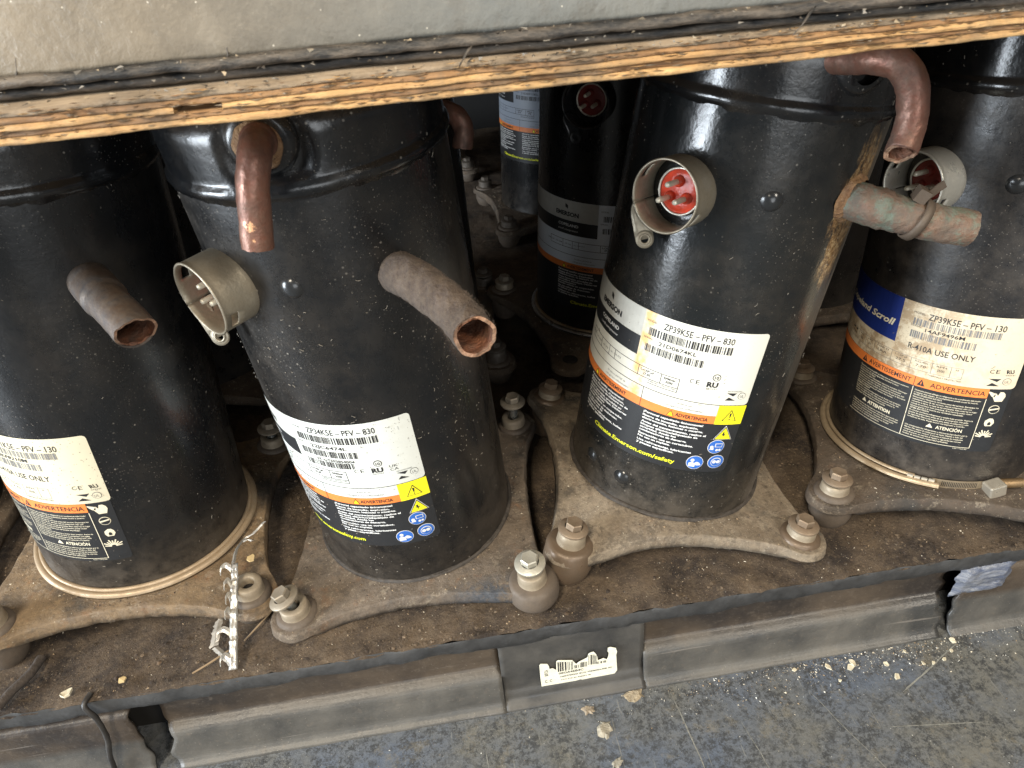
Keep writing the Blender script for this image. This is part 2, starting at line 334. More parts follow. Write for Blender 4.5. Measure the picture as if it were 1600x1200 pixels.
    circ(t, X - .0068, T - .0520, .0030, OFF1, 0); circ(t, X - .0068, T - .0520, .0027, OFF2, 4); text(t, 'UL', X - .0083, X - .0053, T - .0532, .0022, OFF3, 0)
    text(t, 'RECOGNIZED', X - .0185, X - .0075, T - .0485, .0010, OFF1, 0)
    rect(t, X - .205, X, T - .0607, T - .0602, OFF2, 0); rect(t, X - .0790, X - .0786, T - .0775, T - .0607, OFF3, 0)
    # white strip, lettering of the strip
    rect(t, X - .205, X - .0215, T - .0706, T - .0608, OFF1, 4)
    text(t, 'NUNCA use', X - .052, X - .041, T - .0652, .0016, OFF2, 5); text(t, 'refrigerante inflamable!', X - .061, X - .032, T - .0686, .0016, OFF2, 5)
    text(t, 'N\'utilisez JAMAIS de', X - .115, X - .095, T - .0652, .0016, OFF2, 5); text(t, 'réfrigérant inflammable!', X - .117, X - .091, T - .0686, .0016, OFF2, 5)
    es = ['¡Personal capacitado únicamente!', 'Riesgo de incendio, explosión,', 'electrocución, lesiones o muerte.', 'Antes del mantenimiento, realice el', 'bloqueo eléctrico/etiquetado de', 'seguridad. Anule los', 'condensadores de descarga.', 'Extracción: use un cortatubos.', 'No use un soplete.', 'Use refrigerantes, lubricantes', 'y piezas específicas.']
    fr = ['Personnel qualifié uniquement!', 'Risque d\'incendie, d\'explosion,', 'd\'électrocution, de blessure ou de', 'Avant l\'entretien, procédez au', 'verrouillage électrique. Déchargez', 'les condensateurs', 'Retrait: utilisez un coupe-tube.', 'Ne pas utiliser de chalumeau.', 'N\'utilisez pas de', 'Utilisez les réfrigérants, huiles', 'et pièces spécifiés.']
    ys = [-.0812, -.0843, -.0869, -.0902, -.0928, -.0954, -.0980, -.1014, -.1040, -.1075, -.1101]
    wl = max(len(q) for q in es)
    for q, y in zip(es, ys): text(t, q, X - .0745, X - .0745 + .0500 * len(q) / wl, T + y, .0017, OFF1, 2, .035)
    for q, y in zip(fr, ys): text(t, q, X - .136, X - .136 + .0500 * len(q) / wl, T + y, .0017, OFF1, 2, .035)
    text(t, url, X + url_s[0], X + url_s[1], T - .1195, .0036, OFF1, 6, .02)
    t.build('lettering', [i_blk, i_black_panel, i_white, i_grey, white, i_gtext, i_lemon], lab, False)
    o = G(); rect(o, X - .205, X - .0215, T - .0776, T - .0706, OFF2, 0); text(o, 'ADVERTENCIA', X - .051, X - .027, T - .0758, .0031, OFF3, 1, .02)
    text(o, 'AVERTISSEMENT', X - .124, X - .092, T - .0758, .0031, OFF3, 1, .02)
    for c in (-.0545, -.128): poly(o, [(X + c - .0028, T - .0768), (X + c + .0028, T - .0768), (X + c, T - .0716)], OFF3, 1); poly(o, [(X + c - .0020, T - .0764), (X + c + .0020, T - .0764), (X + c, T - .0726)], OFF3 + .0001, 2)
    o.build('warning_band', [i_orange, i_blk, i_yel], lab, False)
    for k, (a, b, c, d) in enumerate([(-.085, -.0244, -.0180, -.0118), (-.0855, -.041, -.0312, -.0252)] + ([(-.0835, -.0455, -.0412, -.0358)] if third else [])):
        q = G(); bars(q, X + a, X + b, T + c, T + d, OFF1, 0, k + len(model) + ord(serial[0])); q.build('barcode', [i_blk], lab, False)
    if third: q = G(); text(q, third, X - .0740, X - .0450, T - .0352, .0024, OFF2, 0, .01); q.build('lettering', [i_blk], lab, False)
    q = G(); rect(q, X - .0215, X, T - .0778, T - .0606, OFF2, 0); poly(q, [(X - .0168, T - .0745), (X - .0052, T - .0745), (X - .0110, T - .0640)], OFF3, 1)
    poly(q, [(X - .0159, T - .0740), (X - .0061, T - .0740), (X - .0110, T - .0652)], OFF3 + .0001, 0); poly(q, [(X - .0114, T - .0712), (X - .0106, T - .0712), (X - .0102, T - .0672), (X - .0118, T - .0672)], OFF3 + .0002, 1); circ(q, X - .0110, T - .0726, .0006, OFF3 + .0002, 1, 8)
    q.build('caution_symbol', [i_yel, i_blk], lab, False)
    q = G(); poly(q, [(X - .0185, T - .0922), (X - .0035, T - .0922), (X - .0110, T - .0790)], OFF1, 1); poly(q, [(X - .0180, T - .0919), (X - .0040, T - .0919), (X - .0110, T - .0798)], OFF2, 2); poly(q, [(X - .0172, T - .0915), (X - .0048, T - .0915), (X - .0110, T - .0810)], OFF3, 0)
    poly(q, [(X - .0122, T - .0850), (X - .0108, T - .0850), (X - .0112, T - .0868), (X - .0098, T - .0868), (X - .0118, T - .0902), (X - .0112, T - .0880), (X - .0126, T - .0880)], OFF3 + .0001, 2)
    q.build('electric_hazard_symbol', [i_yel, i_white, i_blk], lab, False)
    for k, (cx, cy) in enumerate(((-.0140, -.0992), (-.0103, -.1140), (-.0268, -.1155))):
        q = G(); cx += X; cy += T; circ(q, cx, cy, .0066, OFF1, 1); circ(q, cx, cy, .0062, OFF2, 0)
        if k == 0:
            poly(q, [(cx - .0012, cy - .0002), (cx + .0046, cy - .0002), (cx + .0046, cy + .0034), (cx - .0012, cy + .0034)], OFF3, 1); poly(q, [(cx - .0006, cy + .0003), (cx + .0041, cy + .0003), (cx + .0041, cy + .0029), (cx - .0006, cy + .0029)], OFF3 + .0001, 0)
            circ(q, cx - .0034, cy - .0002, .0014, OFF3, 1, 12); poly(q, [(cx - .0052, cy - .0028), (cx - .0016, cy - .0028), (cx - .0016, cy - .0012), (cx - .0040, cy - .0008)], OFF3, 1); circ(q, cx + .0012, cy - .0030, .0011, OFF3, 1, 12); circ(q, cx + .0034, cy - .0028, .0010, OFF3, 1, 12)
        elif k == 1:
            circ(q, cx, cy, .0042, OFF3, 1, 20); circ(q, cx, cy - .0002, .0037, OFF3 + .0001, 0, 20); circ(q, cx - .0016, cy + .0002, .0016, OFF3 + .0002, 1, 12); circ(q, cx + .0016, cy + .0002, .0016, OFF3 + .0002, 1, 12)
        else:
            circ(q, cx - .0022, cy + .0022, .0015, OFF3, 1, 14); poly(q, [(cx - .0045, cy - .0040), (cx + .0006, cy - .0040), (cx + .0004, cy - .0010), (cx - .0020, cy + .0006), (cx - .0046, cy - .0006)], OFF3, 1)
            poly(q, [(cx - .0002, cy - .0002), (cx + .0016, cy + .0010), (cx + .0034, cy + .0002), (cx + .0050, cy - .0020), (cx + .0014, cy - .0026)], OFF3, 1)
        q.build('safety_symbol', [i_blue, i_white], lab, False)
    return lab
def label_old(par, right, top, model, serial, white, navy):
    X = right; T = top; g = G(); backing(g, X - .150, X + .000, T - .1195, T - .058, .003, OFF0, 0); backing(g, X - .165, X + .0010, T - .0600, T, .003, OFF0 + .00006, 1)
    lab = g.build('rating_label', [i_black_panel, white], par, True); t = G()
    poly(t, [(X - .165, T - .0375), (X - .0900, T - .0375), (X - .0905, T), (X - .165, T)], OFF1, 1, .006)
    text(t, 'Copeland Scroll', X - .160, X - .0935, T - .0250, .0056, OFF2, 2, .03, .25)
    text(t, 'MODEL', X - .0810, X - .0725, T - .0085, .0016, OFF1, 0); text(t, model, X - .0700, X - .0190, T - .0112, .0050, OFF1, 0, .012)
    text(t, 'SERIAL', X - .0810, X - .0725, T - .0192, .0014, OFF1, 0); text(t, serial, X - .0700, X - .0430, T - .0215, .0030, OFF2, 0, .01)
    text(t, 'R-410A USE ONLY', X - .0790, X - .0325, T - .0382, .0048, OFF1, 0, .012)
    for a, b, q1, q2 in ((-.1440, -.1290, '1', 'PH'), (-.129, -.118, 'Hz', '60'), (-.118, -.107, '197', 'LRA'), (-.107, -.090, '108.0', 'LRA'), (-.090, -.074, 'L-CAP µF', '27.5'), (-.074, -.0585, 'FULL/90%', '7.70'), (-.0585, -.0455, 'RPM', '3500'), (-.0455, -.0375, 'POR', '22')):
        for s_ in (a, b): rect(t, X + s_ - .00015, X + s_ + .00015, T - .0545, T - .0452, OFF1, 3)
        rect(t, X + a, X + b, T - .0545, T - .0542, OFF1, 3); rect(t, X + a, X + b, T - .0455, T - .0452, OFF1, 3)
        text(t, q1, X + a + .003, X + b - .003, T - .0478, .0015, OFF1, 0); text(t, q2, X + a + .004, X + b - .004, T - .0515, .0022, OFF1, 0)
    text(t, 'THERMALLY PROTECTED', X - .060, X - .037, T - .0570, .0014, OFF1, 0)
    text(t, 'C', X - .0205, X - .0175, T - .0462, .0034, OFF1, 0); text(t, 'E', X - .0162, X - .0136, T - .0462, .0034, OFF1, 0); text(t, 'RU', X - .0095, X - .0035, T - .0462, .0032, OFF1, 0, .03, -.3); text(t, 'SA2337', X - .009, X - .002, T - .0482, .0011, OFF1, 0)
    poly(t, [(X - .0200, T - .0508), (X - .0110, T - .0508), (X - .0135, T - .0534)], OFF1, 0); poly(t, [(X - .0200, T - .0572), (X - .0165, T - .0544), (X - .0110, T - .0572)], OFF1, 0)
    circ(t, X - .0065, T - .0532, .0031, OFF1, 3); circ(t, X - .0065, T - .0532, .0027, OFF2, 5); text(t, 'UL', X - .0083, X - .0050, T - .0544, .0022, OFF3, 3)
    # fine print in two columns on the black half
    es = ['Únicamente personal calificado en refrigeración y aire acondicionado debe instalar', 'o reparar este equipo. El incumplimiento puede causar la muerte.', 'PELIGRO DE DESCARGA ELÉCTRICA', 'Desconecte y bloquee la corriente antes del servicio. Descargue los', 'capacitores antes de dar servicio. Use el compresor sólo con', 'conexión a tierra. La tapa de las terminales debe estar en su lugar', 'cuando la corriente esté conectada. El no hacerlo puede causar', 'lesiones graves o la muerte por terminales expulsadas.', 'SISTEMA BAJO PRESIÓN', 'El sistema contiene refrigerante y aceite bajo presión. Retire la', 'presión de ambos lados antes de abrir el compresor. Use gafas', 'de seguridad. Nunca use soplete para quitar el compresor; sólo', 'cortadores de tubo. Puede ocurrir una explosión o incendio.']
    es2 = ['Use únicamente los refrigerantes y lubricantes aprobados por la', 'fábrica. No opere el compresor al vacío. Daños o falla del', 'compresor pueden ocurrir. Consulte el manual de instalación', 'antes de poner en marcha el equipo y siga todas las normas', 'locales de instalación y seguridad aplicables.']
    fr = [q.replace('ción', 'tion').replace(' el ', ' le ').replace(' la ', ' la ') for q in es]
    fr = ['Réservé au personnel qualifié en réfrigération et climatisation seulement.', 'Le non-respect de ces consignes peut entraîner la mort.', 'RISQUE DE CHOC ÉLECTRIQUE', 'Couper et verrouiller l\'alimentation avant tout entretien. Décharger', 'les condensateurs avant l\'entretien. Utiliser le compresseur', 'seulement avec une mise à la terre. Le couvercle des bornes doit', 'être en place lorsque le courant est branché. Ne pas le faire peut', 'causer des blessures graves par éjection des bornes.', 'SYSTÈME SOUS PRESSION', 'Le système contient du frigorigène et de l\'huile sous pression.', 'Retirer la pression des deux côtés avant d\'ouvrir. Porter des', 'lunettes. Ne jamais utiliser de chalumeau pour enlever le', 'compresseur. Risque d\'explosion ou d\'incendie.']
    fr2 = ['Utiliser seulement les frigorigènes et lubrifiants approuvés par', 'le fabricant. Ne pas faire fonctionner sous vide. Des dommages', 'au compresseur peuvent survenir. Consulter le manuel avant', 'la mise en marche et suivre toutes les normes locales', 'd\'installation et de sécurité applicables.']
    for base, A, B in ((X - .0655, es, es2), (X - .1160, fr, fr2)):
        y = T - .0722
        for q in A: text(t, q, base, base + .046 * min(1, len(q) / 66), y, .00120, OFF1, 4, .01); y -= .00208
        y = T - .1055
        for q in B: text(t, q, base, base + .045 * min(1, len(q) / 62), y, .00120, OFF1, 4, .01); y -= .00215
    text(t, 'ATENCIÓN', X - .0440, X - .0255, T - .1022, .0030, OFF1, 2, .02); poly(t, [(X - .0510, T - .1022), (X - .0460, T - .1022), (X - .0485, T - .0985)], OFF1, 2)
    text(t, 'ATTENTION', X - .1000, X - .0790, T - .1022, .0030, OFF1, 2, .05); poly(t, [(X - .1060, T - .1022), (X - .1015, T - .1022), (X - .1038, T - .0985)], OFF1, 2)
    for s_ in (-.0675, -.0168): rect(t, X + s_, X + s_ + .0005, T - .1160, T - .0690, OFF2, 4)
    rect(t, X - .118, X - .0163, T - .1164, T - .1160, OFF2, 4); text(t, '052-1152-00', X - .028, X - .018, T - .1182, .0010, OFF1, 4)
    # pictograms: hand, no flame, fire, explosion
    cx = X - .0085; y = T - .0660
    poly(t, [(cx - .0018, y - .0052), (cx + .0036, y - .0052), (cx + .0050, y - .0008), (cx + .0044, y + .0016), (cx + .0032, y - .0002), (cx + .0026, y + .0034), (cx + .0012, y + .0002), (cx + .0002, y + .0034), (cx - .0008, y + .0000), (cx - .0022, y + .0024), (cx - .0028, y - .0012), (cx - .0044, y - .0004)], OFF1, 2)
    poly(t, [(cx - .0078, y + .0030), (cx - .0036, y + .0016), (cx - .0052, y - .0004), (cx - .0028, y - .0018), (cx - .0040, y - .0002), (cx - .0022, y + .0020), (cx - .0076, y + .0038)], OFF1, 2)
    y = T - .0785; circ(t, cx, y, .0040, OFF1, 2, 20); circ(t, cx, y, .0035, OFF2, 6, 20); poly(t, [(cx - .0034, y - .0010), (cx + .0032, y + .0004), (cx + .0032, y + .0016), (cx - .0034, y + .0004)], OFF3, 2)
    y = T - .0905; poly(t, [(cx - .0024, y - .0038), (cx + .0020, y - .0038), (cx + .0036, y - .0010), (cx + .0030, y + .0016), (cx + .0018, y + .0004), (cx + .0016, y + .0034), (cx - .0002, y + .0012), (cx - .0008, y + .0036), (cx - .0022, y + .0006), (cx - .0034, y + .0014), (cx - .0036, y - .0014)], OFF1, 2); poly(t, [(cx - .0010, y - .0028), (cx + .0010, y - .0028), (cx + .0012, y - .0008), (cx, y + .0006), (cx - .0012, y - .0010)], OFF2, 6)
    y = T - .1020
    for k in range(9):
        a = math.radians(8 + k * 20); ln = .0060 + .0012 * (k % 2); dx, dy = math.cos(a), math.sin(a); nx, ny = -dy * .0004, dx * .0004; ox, oy = cx - .001, y - .003
        poly(t, [(ox + dx * .0016 - nx, oy + dy * .0016 - ny), (ox + dx * ln - nx * 1.3, oy + dy * ln - ny * 1.3), (ox + dx * ln + nx * 1.3, oy + dy * ln + ny * 1.3), (ox + dx * .0016 + nx, oy + dy * .0016 + ny)], OFF1, 2)
    t.build('lettering', [i_blk, navy, i_cream, i_gtext, i_cream, white, i_black_panel], lab, False)
    o = G(); rect(o, X - .165, X - .0165, T - .0683, T - .0600, OFF2, 0); text(o, 'ADVERTENCIA', X - .0560, X - .0185, T - .0662, .0040, OFF3, 1, .005); text(o, 'AVERTISSEMENT', X - .1080, X - .0700, T - .0662, .0040, OFF3, 1, .005)
    for c in (-.0625, -.1130): poly(o, [(X + c - .0028, T - .0670), (X + c + .0028, T - .0670), (X + c, T - .0612)], OFF3, 1); rect(o, X + c - .0003, X + c + .0003, T - .0658, T - .0632, OFF3 + .0001, 0)
    rect(o, X - .0676, X - .0672, T - .0683, T - .0600, OFF3, 1)
    o.build('warning_band', [i_orange, i_blk], lab, False)
    for k, (a, b, c, d) in enumerate(((-.0800, -.0205, -.0178, -.0122), (-.0800, -.0345, -.0285, -.0226))):
        q = G(); bars(q, X + a, X + b, T + c, T + d, OFF1, 0, 11 + k); q.build('barcode', [i_gtext], lab, False)
    return lab

# ------------------------------------------------------------------ compressor parts
def frame(base, up):
    up = Vector(up).normalized(); f0 = Vector((0, -1, 0)) - up * Vector((0, -1, 0)).dot(up); f0.normalize(); s0 = up.cross(f0)
    m = Matrix((s0, -f0, up)).transposed().to_4x4(); m.translation = Vector(base); return m
def shell(par, mat, mcap, bead=.327, top=.372, recess=None, seed=0, wob=.0003):
    N = 160; hs = [-.006, 0, .002] + [.012 + (bead - .016) * i / 34 for i in range(35)]
    rad = {}
    prof = [(RAD - .006, -.006), (RAD + .0008, -.001), (RAD + .0002, .003)] + [(RAD, .010 + (bead - .014) * i / 36) for i in range(37)]
    g = G(); rows = []
    for r, z in prof:
        rows.append([((r + wob * fbm(math.sin(a) * 2 + seed, math.cos(a) * 2, z * 9)) * math.sin(a), -(r + wob * fbm(math.sin(a) * 2 + seed, math.cos(a) * 2, z * 9)) * math.cos(a), z) for a in [2 * math.pi * j / N for j in range(N)]])
    g.grid(rows, True); sh = g.build('shell', mat, par)
    g = G(); rows = []
    prof = [(RAD - .001, bead - .010), (RAD + .0002, bead - .0045), (RAD + .0018, bead - .0032), (RAD + .0027, bead - .0005), (RAD + .0022, bead + .0022), (RAD + .0008, bead + .0040), (RAD + .0004, bead + .0055)]
    t0 = bead + .0075; rc = .016
    k = 12
    for i in range(k + 1): prof.append((RAD + .0004, t0 + (top - rc - t0) * i / k))
    for i in range(1, 9): a = math.pi / 2 * i / 8; prof.append((RAD + .0004 - rc + rc * math.cos(a), top - rc + rc * math.sin(a)))
    for i in range(1, 7): prof.append(((RAD - rc) * (1 - i / 6.02), top + .002 * i / 6))
    for r, z in prof:
        row = []
        for j in range(N):
            a = 2 * math.pi * j / N; rr = r
            if z < bead + .005: rr += .0005 * fbm(math.sin(a) * 9 + seed, math.cos(a) * 9, z * 60)
            if recess and z > bead + .006:
                ra, rh, rw = recess; d = math.hypot(((a - ra + math.pi) % (2 * math.pi) - math.pi) * RAD, z - rh)
                rr -= .0045 * max(0, min(1, (rw - d) / .007)) if z < top - rc * .3 else 0
            row.append((rr * math.sin(a), -rr * math.cos(a), z))
        rows.append(row)
    g.grid(rows, True); cap = g.build('top_cap', mcap, par)
    return sh, cap
def polar(th, h, r=RAD): a = math.radians(th); return Vector((r * math.sin(a), -r * math.cos(a), h))
def radial_frame(th, h, r=RAD, roll=0):
    a = math.radians(th); z = Vector((math.sin(a), -math.cos(a), 0)); y = Vector((0, 0, 1)); x = y.cross(z)
    m = Matrix((x, y, z)).transposed().to_4x4(); m.translation = z * r + Vector((0, 0, h)); return m @ Matrix.Rotation(math.radians(roll), 4, 'Z')
def dimple(par, th, h, r=.0062, mat=None):
    g = lathe([(r * 1.15, -.0006), (r * 1.0, .0004), (r * .8, .0014), (r * .5, .0022), (r * .2, .0026), (.0001, .0027)], 24); g.xf(radial_frame(th, h)); return g.build('dimple', mat or m_dimple, par)
def hexpts(r): return [(r * math.cos(math.pi / 3 * i + .2), r * math.sin(math.pi / 3 * i + .2)) for i in range(6)]
def bolt(par, loc, head_h, lean=(0, 0), mat=None, flange=.0122, hexr=.0072):
    mt = Matrix.Translation(loc) @ Matrix.Rotation(lean[0], 4, 'X') @ Matrix.Rotation(lean[1], 4, 'Y')
    e = lathe([(.0001, head_h - .0022), (flange * .7, head_h - .0022), (flange, head_h - .0010), (flange, head_h + .0004), (flange * .93, head_h + .0011), (hexr * 1.0, head_h + .0022)], 32)
    hp = hexpts(hexr); rows = [[(x, y, head_h + .0012) for x, y in hp], [(x, y, head_h + .0068) for x, y in hp]]
    e.grid(rows, True); e.grid([[(x, y, head_h + .0068) for x, y in hp], [(x * .88, y * .88, head_h + .0077) for x, y in hp], [(x * .5, y * .5, head_h + .0074) for x, y in hp], [(x * .01, y * .01, head_h + .0073) for x, y in hp]], True)
    e.xf(mt); b = e.build('mounting_bolt', mat or m_bolt, par, True, 30)
    prof = []
    z = -.004
    while z < head_h - .002: prof += [(.0038, z), (.0043, z + .0006)]; z += .0012
    s = lathe(prof, 20); s.xf(mt); s.build('thread', m_thread, b, True)
    return b
def sleeve(par, loc, h, mat, r0=.0120, r1=.0112, hole=.0052):
    g = lathe([(r0 + .0012, -.002), (r0 + .0010, h * .12), (r0, h * .25), (r1 + .0002, h * .55), (r1, h * .92), (r1 - .0012, h), (hole + .001, h), (hole, h - .001), (hole, h - .009)], 32, 0, .0003, loc[0] * 99)
    g.xf(Matrix.Translation(loc)); o = g.build('sleeve', mat, par)
    g = lathe([(.0001, h - .0075), (hole, h - .0076)], 24); g.xf(Matrix.Translation(loc)); g.build('bore_shade', m_dark, o); return o  # dark disc paints the shade down inside the sleeve
def grommet(par, loc, h, mat, r=.0185):
    g = lathe([(r * .4, .0042), (r * .80, .0040), (r * .92, .0026), (r * .97, .0004), (r * 1.0, -h * .20), (r * 1.03, -h * .40), (r * 1.01, -h * .62), (r * .90, -h * .82), (r * .78, -h * .93), (r * .70, -h)], 36, 0, .0006, loc[0] * 77)
    g.xf(Matrix.Translation(loc)); return g.build('grommet', mat, par)
FS = .095
def foot_xy(i, yaw):
    x, y = ((-FS, -FS), (FS, -FS), (FS, FS), (-FS, FS))[i]; c, s = math.cos(yaw), math.sin(yaw); return (x * c - y * s, x * s + y * c)
def base_plate(par, yaw, mat, mid=.0985, fr=.0220, seed=0, drop=.011, holes=(), frs=None, drops=None):
    """four-armed pressed plate: a flange turned down all round"""
    fr_ = fr
    def outline(a):
        qd = int(((a % (2 * math.pi)) // (math.pi / 2)))      # quadrant: 0 = +x+y ...
        fr = (frs or {}).get({2: 0, 3: 1, 0: 2, 1: 3}[qd], fr_)
        # ray against concave sides and foot circles
        a = (a + math.pi / 4) % (math.pi / 2) - math.pi / 4
        best = 0; lo, hi = .05, .2
        def inside(x, y):
            x, y = abs(x), abs(y)
            if (x - FS) ** 2 + (y - FS) ** 2 < fr * fr: return True
            if x < y: x, y = y, x
            lim = mid + (FS + fr * .55 - mid) * min(1, (y / .074)) ** 2.2
            return x < lim and (y < FS)
        def first_out():
            r = .09; last = .09
            while r < .17:
                if inside(r * math.cos(a), r * math.sin(a)): last = r
                r += .0006
            return last
        return first_out()
    N = 240; out = [outline(2 * math.pi * j / N) for j in range(N)]
    for _ in range(2): out = [(out[j - 1] + 2 * out[j] + out[(j + 1) % N]) / 4 for j in range(N)]
    R0 = RAD - .001
    amt = drops or {}
    def dz(a, rr):
        q = 0
        for i, d_ in amt.items():
            ai = math.atan2(((-FS, -FS), (FS, -FS), (FS, FS), (-FS, FS))[i][1], ((-FS, -FS), (FS, -FS), (FS, FS), (-FS, FS))[i][0]); q += d_ * max(0, math.cos(a - ai)) ** 6
        return q * min(1, max(0, (rr - R0 - .004) / .040))
    def row(fn, zf):
        r = []
        for j in range(N):
            a = 2 * math.pi * j / N; rr = fn(out[j]) ; z = zf(out[j], rr) - dz(a, rr); rr2 = rr + .0007 * fbm(math.cos(a) * 14 + seed, math.sin(a) * 14, 1) * (rr > R0 + .002)
            z += .0009 * fbm(rr * 60 * math.cos(a) + seed, rr * 60 * math.sin(a), 2) if rr > R0 + .001 else 0
            aa = a + yaw; r.append((rr2 * math.cos(aa), rr2 * math.sin(aa), z))
        return r
    def zt(o, r): return .0015 - .006 * min(1, max(0, (r - R0) / .045)) 
    rows = [row(lambda o, t=t: R0 + (o - .0018 - R0) * t, zt) for t in (0, .06, .15, .28, .42, .56, .70, .85, .95, 1.0)]
    rows.append(row(lambda o: o - .0006, lambda o, r: zt(o, r) - .0001)); rows.append(row(lambda o: o + .0001, lambda o, r: zt(o, r) - .0010))
    rows.append(row(lambda o: o + .0010, lambda o, r: zt(o, r) - drop * .6)); rows.append(row(lambda o: o + .0016, lambda o, r: zt(o, r) - drop * (1 - .35 * (o > .135))))
    rows.append(row(lambda o: o - .0012, lambda o, r: zt(o, r) - drop * (1 - .35 * (o > .135)))); rows.append(row(lambda o: o - .003, lambda o, r: zt(o, r) - .0035)); rows.append(row(lambda o: R0 + (o - R0) * .3, lambda o, r: zt(o, r) - .004))
    g = G().grid(rows, True, 0, False); p = g.build('base_plate', mat, par)
    r_ = random.Random(seed * 7 + 1); q = G()
    for _ in range(420):
        j = r_.randrange(N); rr = R0 + .003 + (out[j] - R0 - .006) * r_.random(); a = 2 * math.pi * j / N; z = zt(out[j], rr) - dz(a, rr) + .0006; aa = a + yaw; s_ = r_.choice((.0004, .0005, .0008, .0013)); c_ = Vector((rr * math.cos(aa), rr * math.sin(aa), z))
        q.add([c_ + Vector((s_ * r_.uniform(-1, 1), s_ * r_.uniform(-1, 1), s_ * r_.uniform(-.3, .3))) for _k in range(3)] + [c_ + Vector((0, 0, s_ * .7))], [(0, 1, 2), (0, 3, 1), (1, 3, 2), (2, 3, 0)], r_.choice((0, 1, 1, 2, 2)))
    q = q.build('grit', gm[:3], p, False); q['kind'] = 'stuff'
    for i in holes:
        x, y = foot_xy(i, yaw); z = -.0045
        q = lathe([(.0001, .0012), (.0078, .0013), (.0085, .0006)], 24); q.xf(Matrix.Translation((x, y, z + .0006))); q.build('bolt_hole_shade', m_dark, p)  # dark disc drawn on the foot as the shade of an open hole
    return p
def terminal(par, th, h, mat, tab=205, depth=.0205, r=.0225, roll=0, pins=True, red=m_red):
    mt = radial_frame(th, h)
    n = 72; rows = []; slots = []
    a0 = math.radians(tab + 1); span = 2 * math.pi - math.radians(1.5)
    ds = [-.008, 0, depth * .35, depth * .55, depth * .80, depth - .0008, depth]
    g = G()
    for d in ds: rows.append([((r + (.0006 if d == depth else 0)) * math.cos(a0 + span * j / n), (r + (.0006 if d == depth else 0)) * math.sin(a0 + span * j / n), d) for j in range(n + 1)])
    g.grid(rows, False)
    # two narrow slots are left open in the wall
    keep_f = []; keep_m = []
    for q, (f, m) in enumerate(zip(g.f, g.m)):
        i, j = divmod(q, n)
        if i == 3 and (n * .30 < j < n * .30 + 6 or n * .80 < j < n * .80 + 6): continue
        keep_f.append(f); keep_m.append(m)
    g.f = keep_f; g.m = keep_m; g.xf(mt); o = g.build('terminal_cup', mat, par); sm = o.modifiers.new('s', 'SOLIDIFY'); sm.thickness = .0013; sm.offset = 0
    # tab with a rivet hole running off the open end of the rolled wall
    a = math.radians(tab + 1); P0 = Vector((r * math.cos(a), r * math.sin(a), 0)); tg = Vector((-math.sin(a), math.cos(a), 0))
    rdl = Vector((math.cos(a), math.sin(a), 0)); Zv = Vector((0, 0, 1)); ln = .0250; hw = .0060; cz = depth - .0066; g = G(); rr = []
    def nw(s_):
        f_ = max(0, min(1, s_ / .010)); q_n = (-rdl + Zv * 1.3 * f_).normalized(); q_n = (q_n - tg * q_n.dot(tg)).normalized(); return q_n, tg.cross(q_n).normalized()
    for s_ in (-.004, 0, .003, .006, .009, .013, .017, ln):
        q_n, q_w = nw(s_); q_w = q_w if q_w.z > 0 else -q_w; rr.append([P0 + tg * s_ + Zv * cz + rdl * (.0007 + .0010 * max(0, min(1, s_ / .01))) + q_w * t for t in (-hw, -hw * .5, 0, hw * .5, hw)])
    g.grid(rr, False)
    nrm, wv2 = nw(ln); c = P0 + tg * ln + Zv * cz + rdl * .0017; arc = []; inn = []; m_ = 24
    for k in range(m_):
        b = 2 * math.pi * k / m_; d_ = tg * math.cos(b) + wv2 * math.sin(b); arc.append(c + d_ * hw); inn.append(c + d_ * .0024)
    g.grid([[p + nrm * .00003 for p in arc], [p + nrm * .00003 for p in inn]], True); g.xf(mt); t = g.build('tab', mat, o, True); sm = t.modifiers.new('s', 'SOLIDIFY'); sm.thickness = .0014; sm.offset = 0
    q = lathe([(.0038, -.0012), (.0038, .0012), (.0030, .0016), (.0024, .0010), (.0024, -.0012)], 18); q.xf(mt @ Matrix.Translation(c) @ nrm.to_track_quat('Z', 'Y').to_matrix().to_4x4()); q.build('rivet', mat, o)
    # sealed terminal at the bottom of the cup
    q = lathe([(r - .0004, -.0035), (.0165, -.003), (.0160, .0), (.0150, .0016), (.0143, .0012), (.0140, -.001)], 36); q.xf(mt); q.build('cup_floor', m_dark if pins else m_dark, par)
    q = lathe([(.0152, -.001), (.0155, .0022), (.0146, .0030), (.0140, .0018)], 36); q.xf(mt); q.build('terminal_rim', m_ringb, par)
    g = lathe([(.0142, .0012), (.0120, .0022), (.0080, .0026), (.0001, .0030)], 32, 0, .0003)
    for k in range(3):
        b = math.radians(100 + 120 * k); cx, cy = .0068 * math.cos(b), .0068 * math.sin(b); l = lathe([(.0040, .001), (.0036, .0045), (.0024, .0060), (.0015, .0062)], 18); l.xf(Matrix.Translation((cx, cy, 0))); g.add(l.v, l.f, 0)
    g.xf(mt); rb = g.build('terminal_block', red, par)
    if pins:
        for k in range(3):
            b = math.radians(100 + 120 * k); cx, cy = .0068 * math.cos(b), .0068 * math.sin(b)
            q = lathe([(.0018, .004), (.0018, .0170), (.0014, .0182), (.0001, .0185)], 14); q.xf(mt @ Matrix.Translation((cx, cy, 0))); q.build('pin', m_pin, rb)
    return o
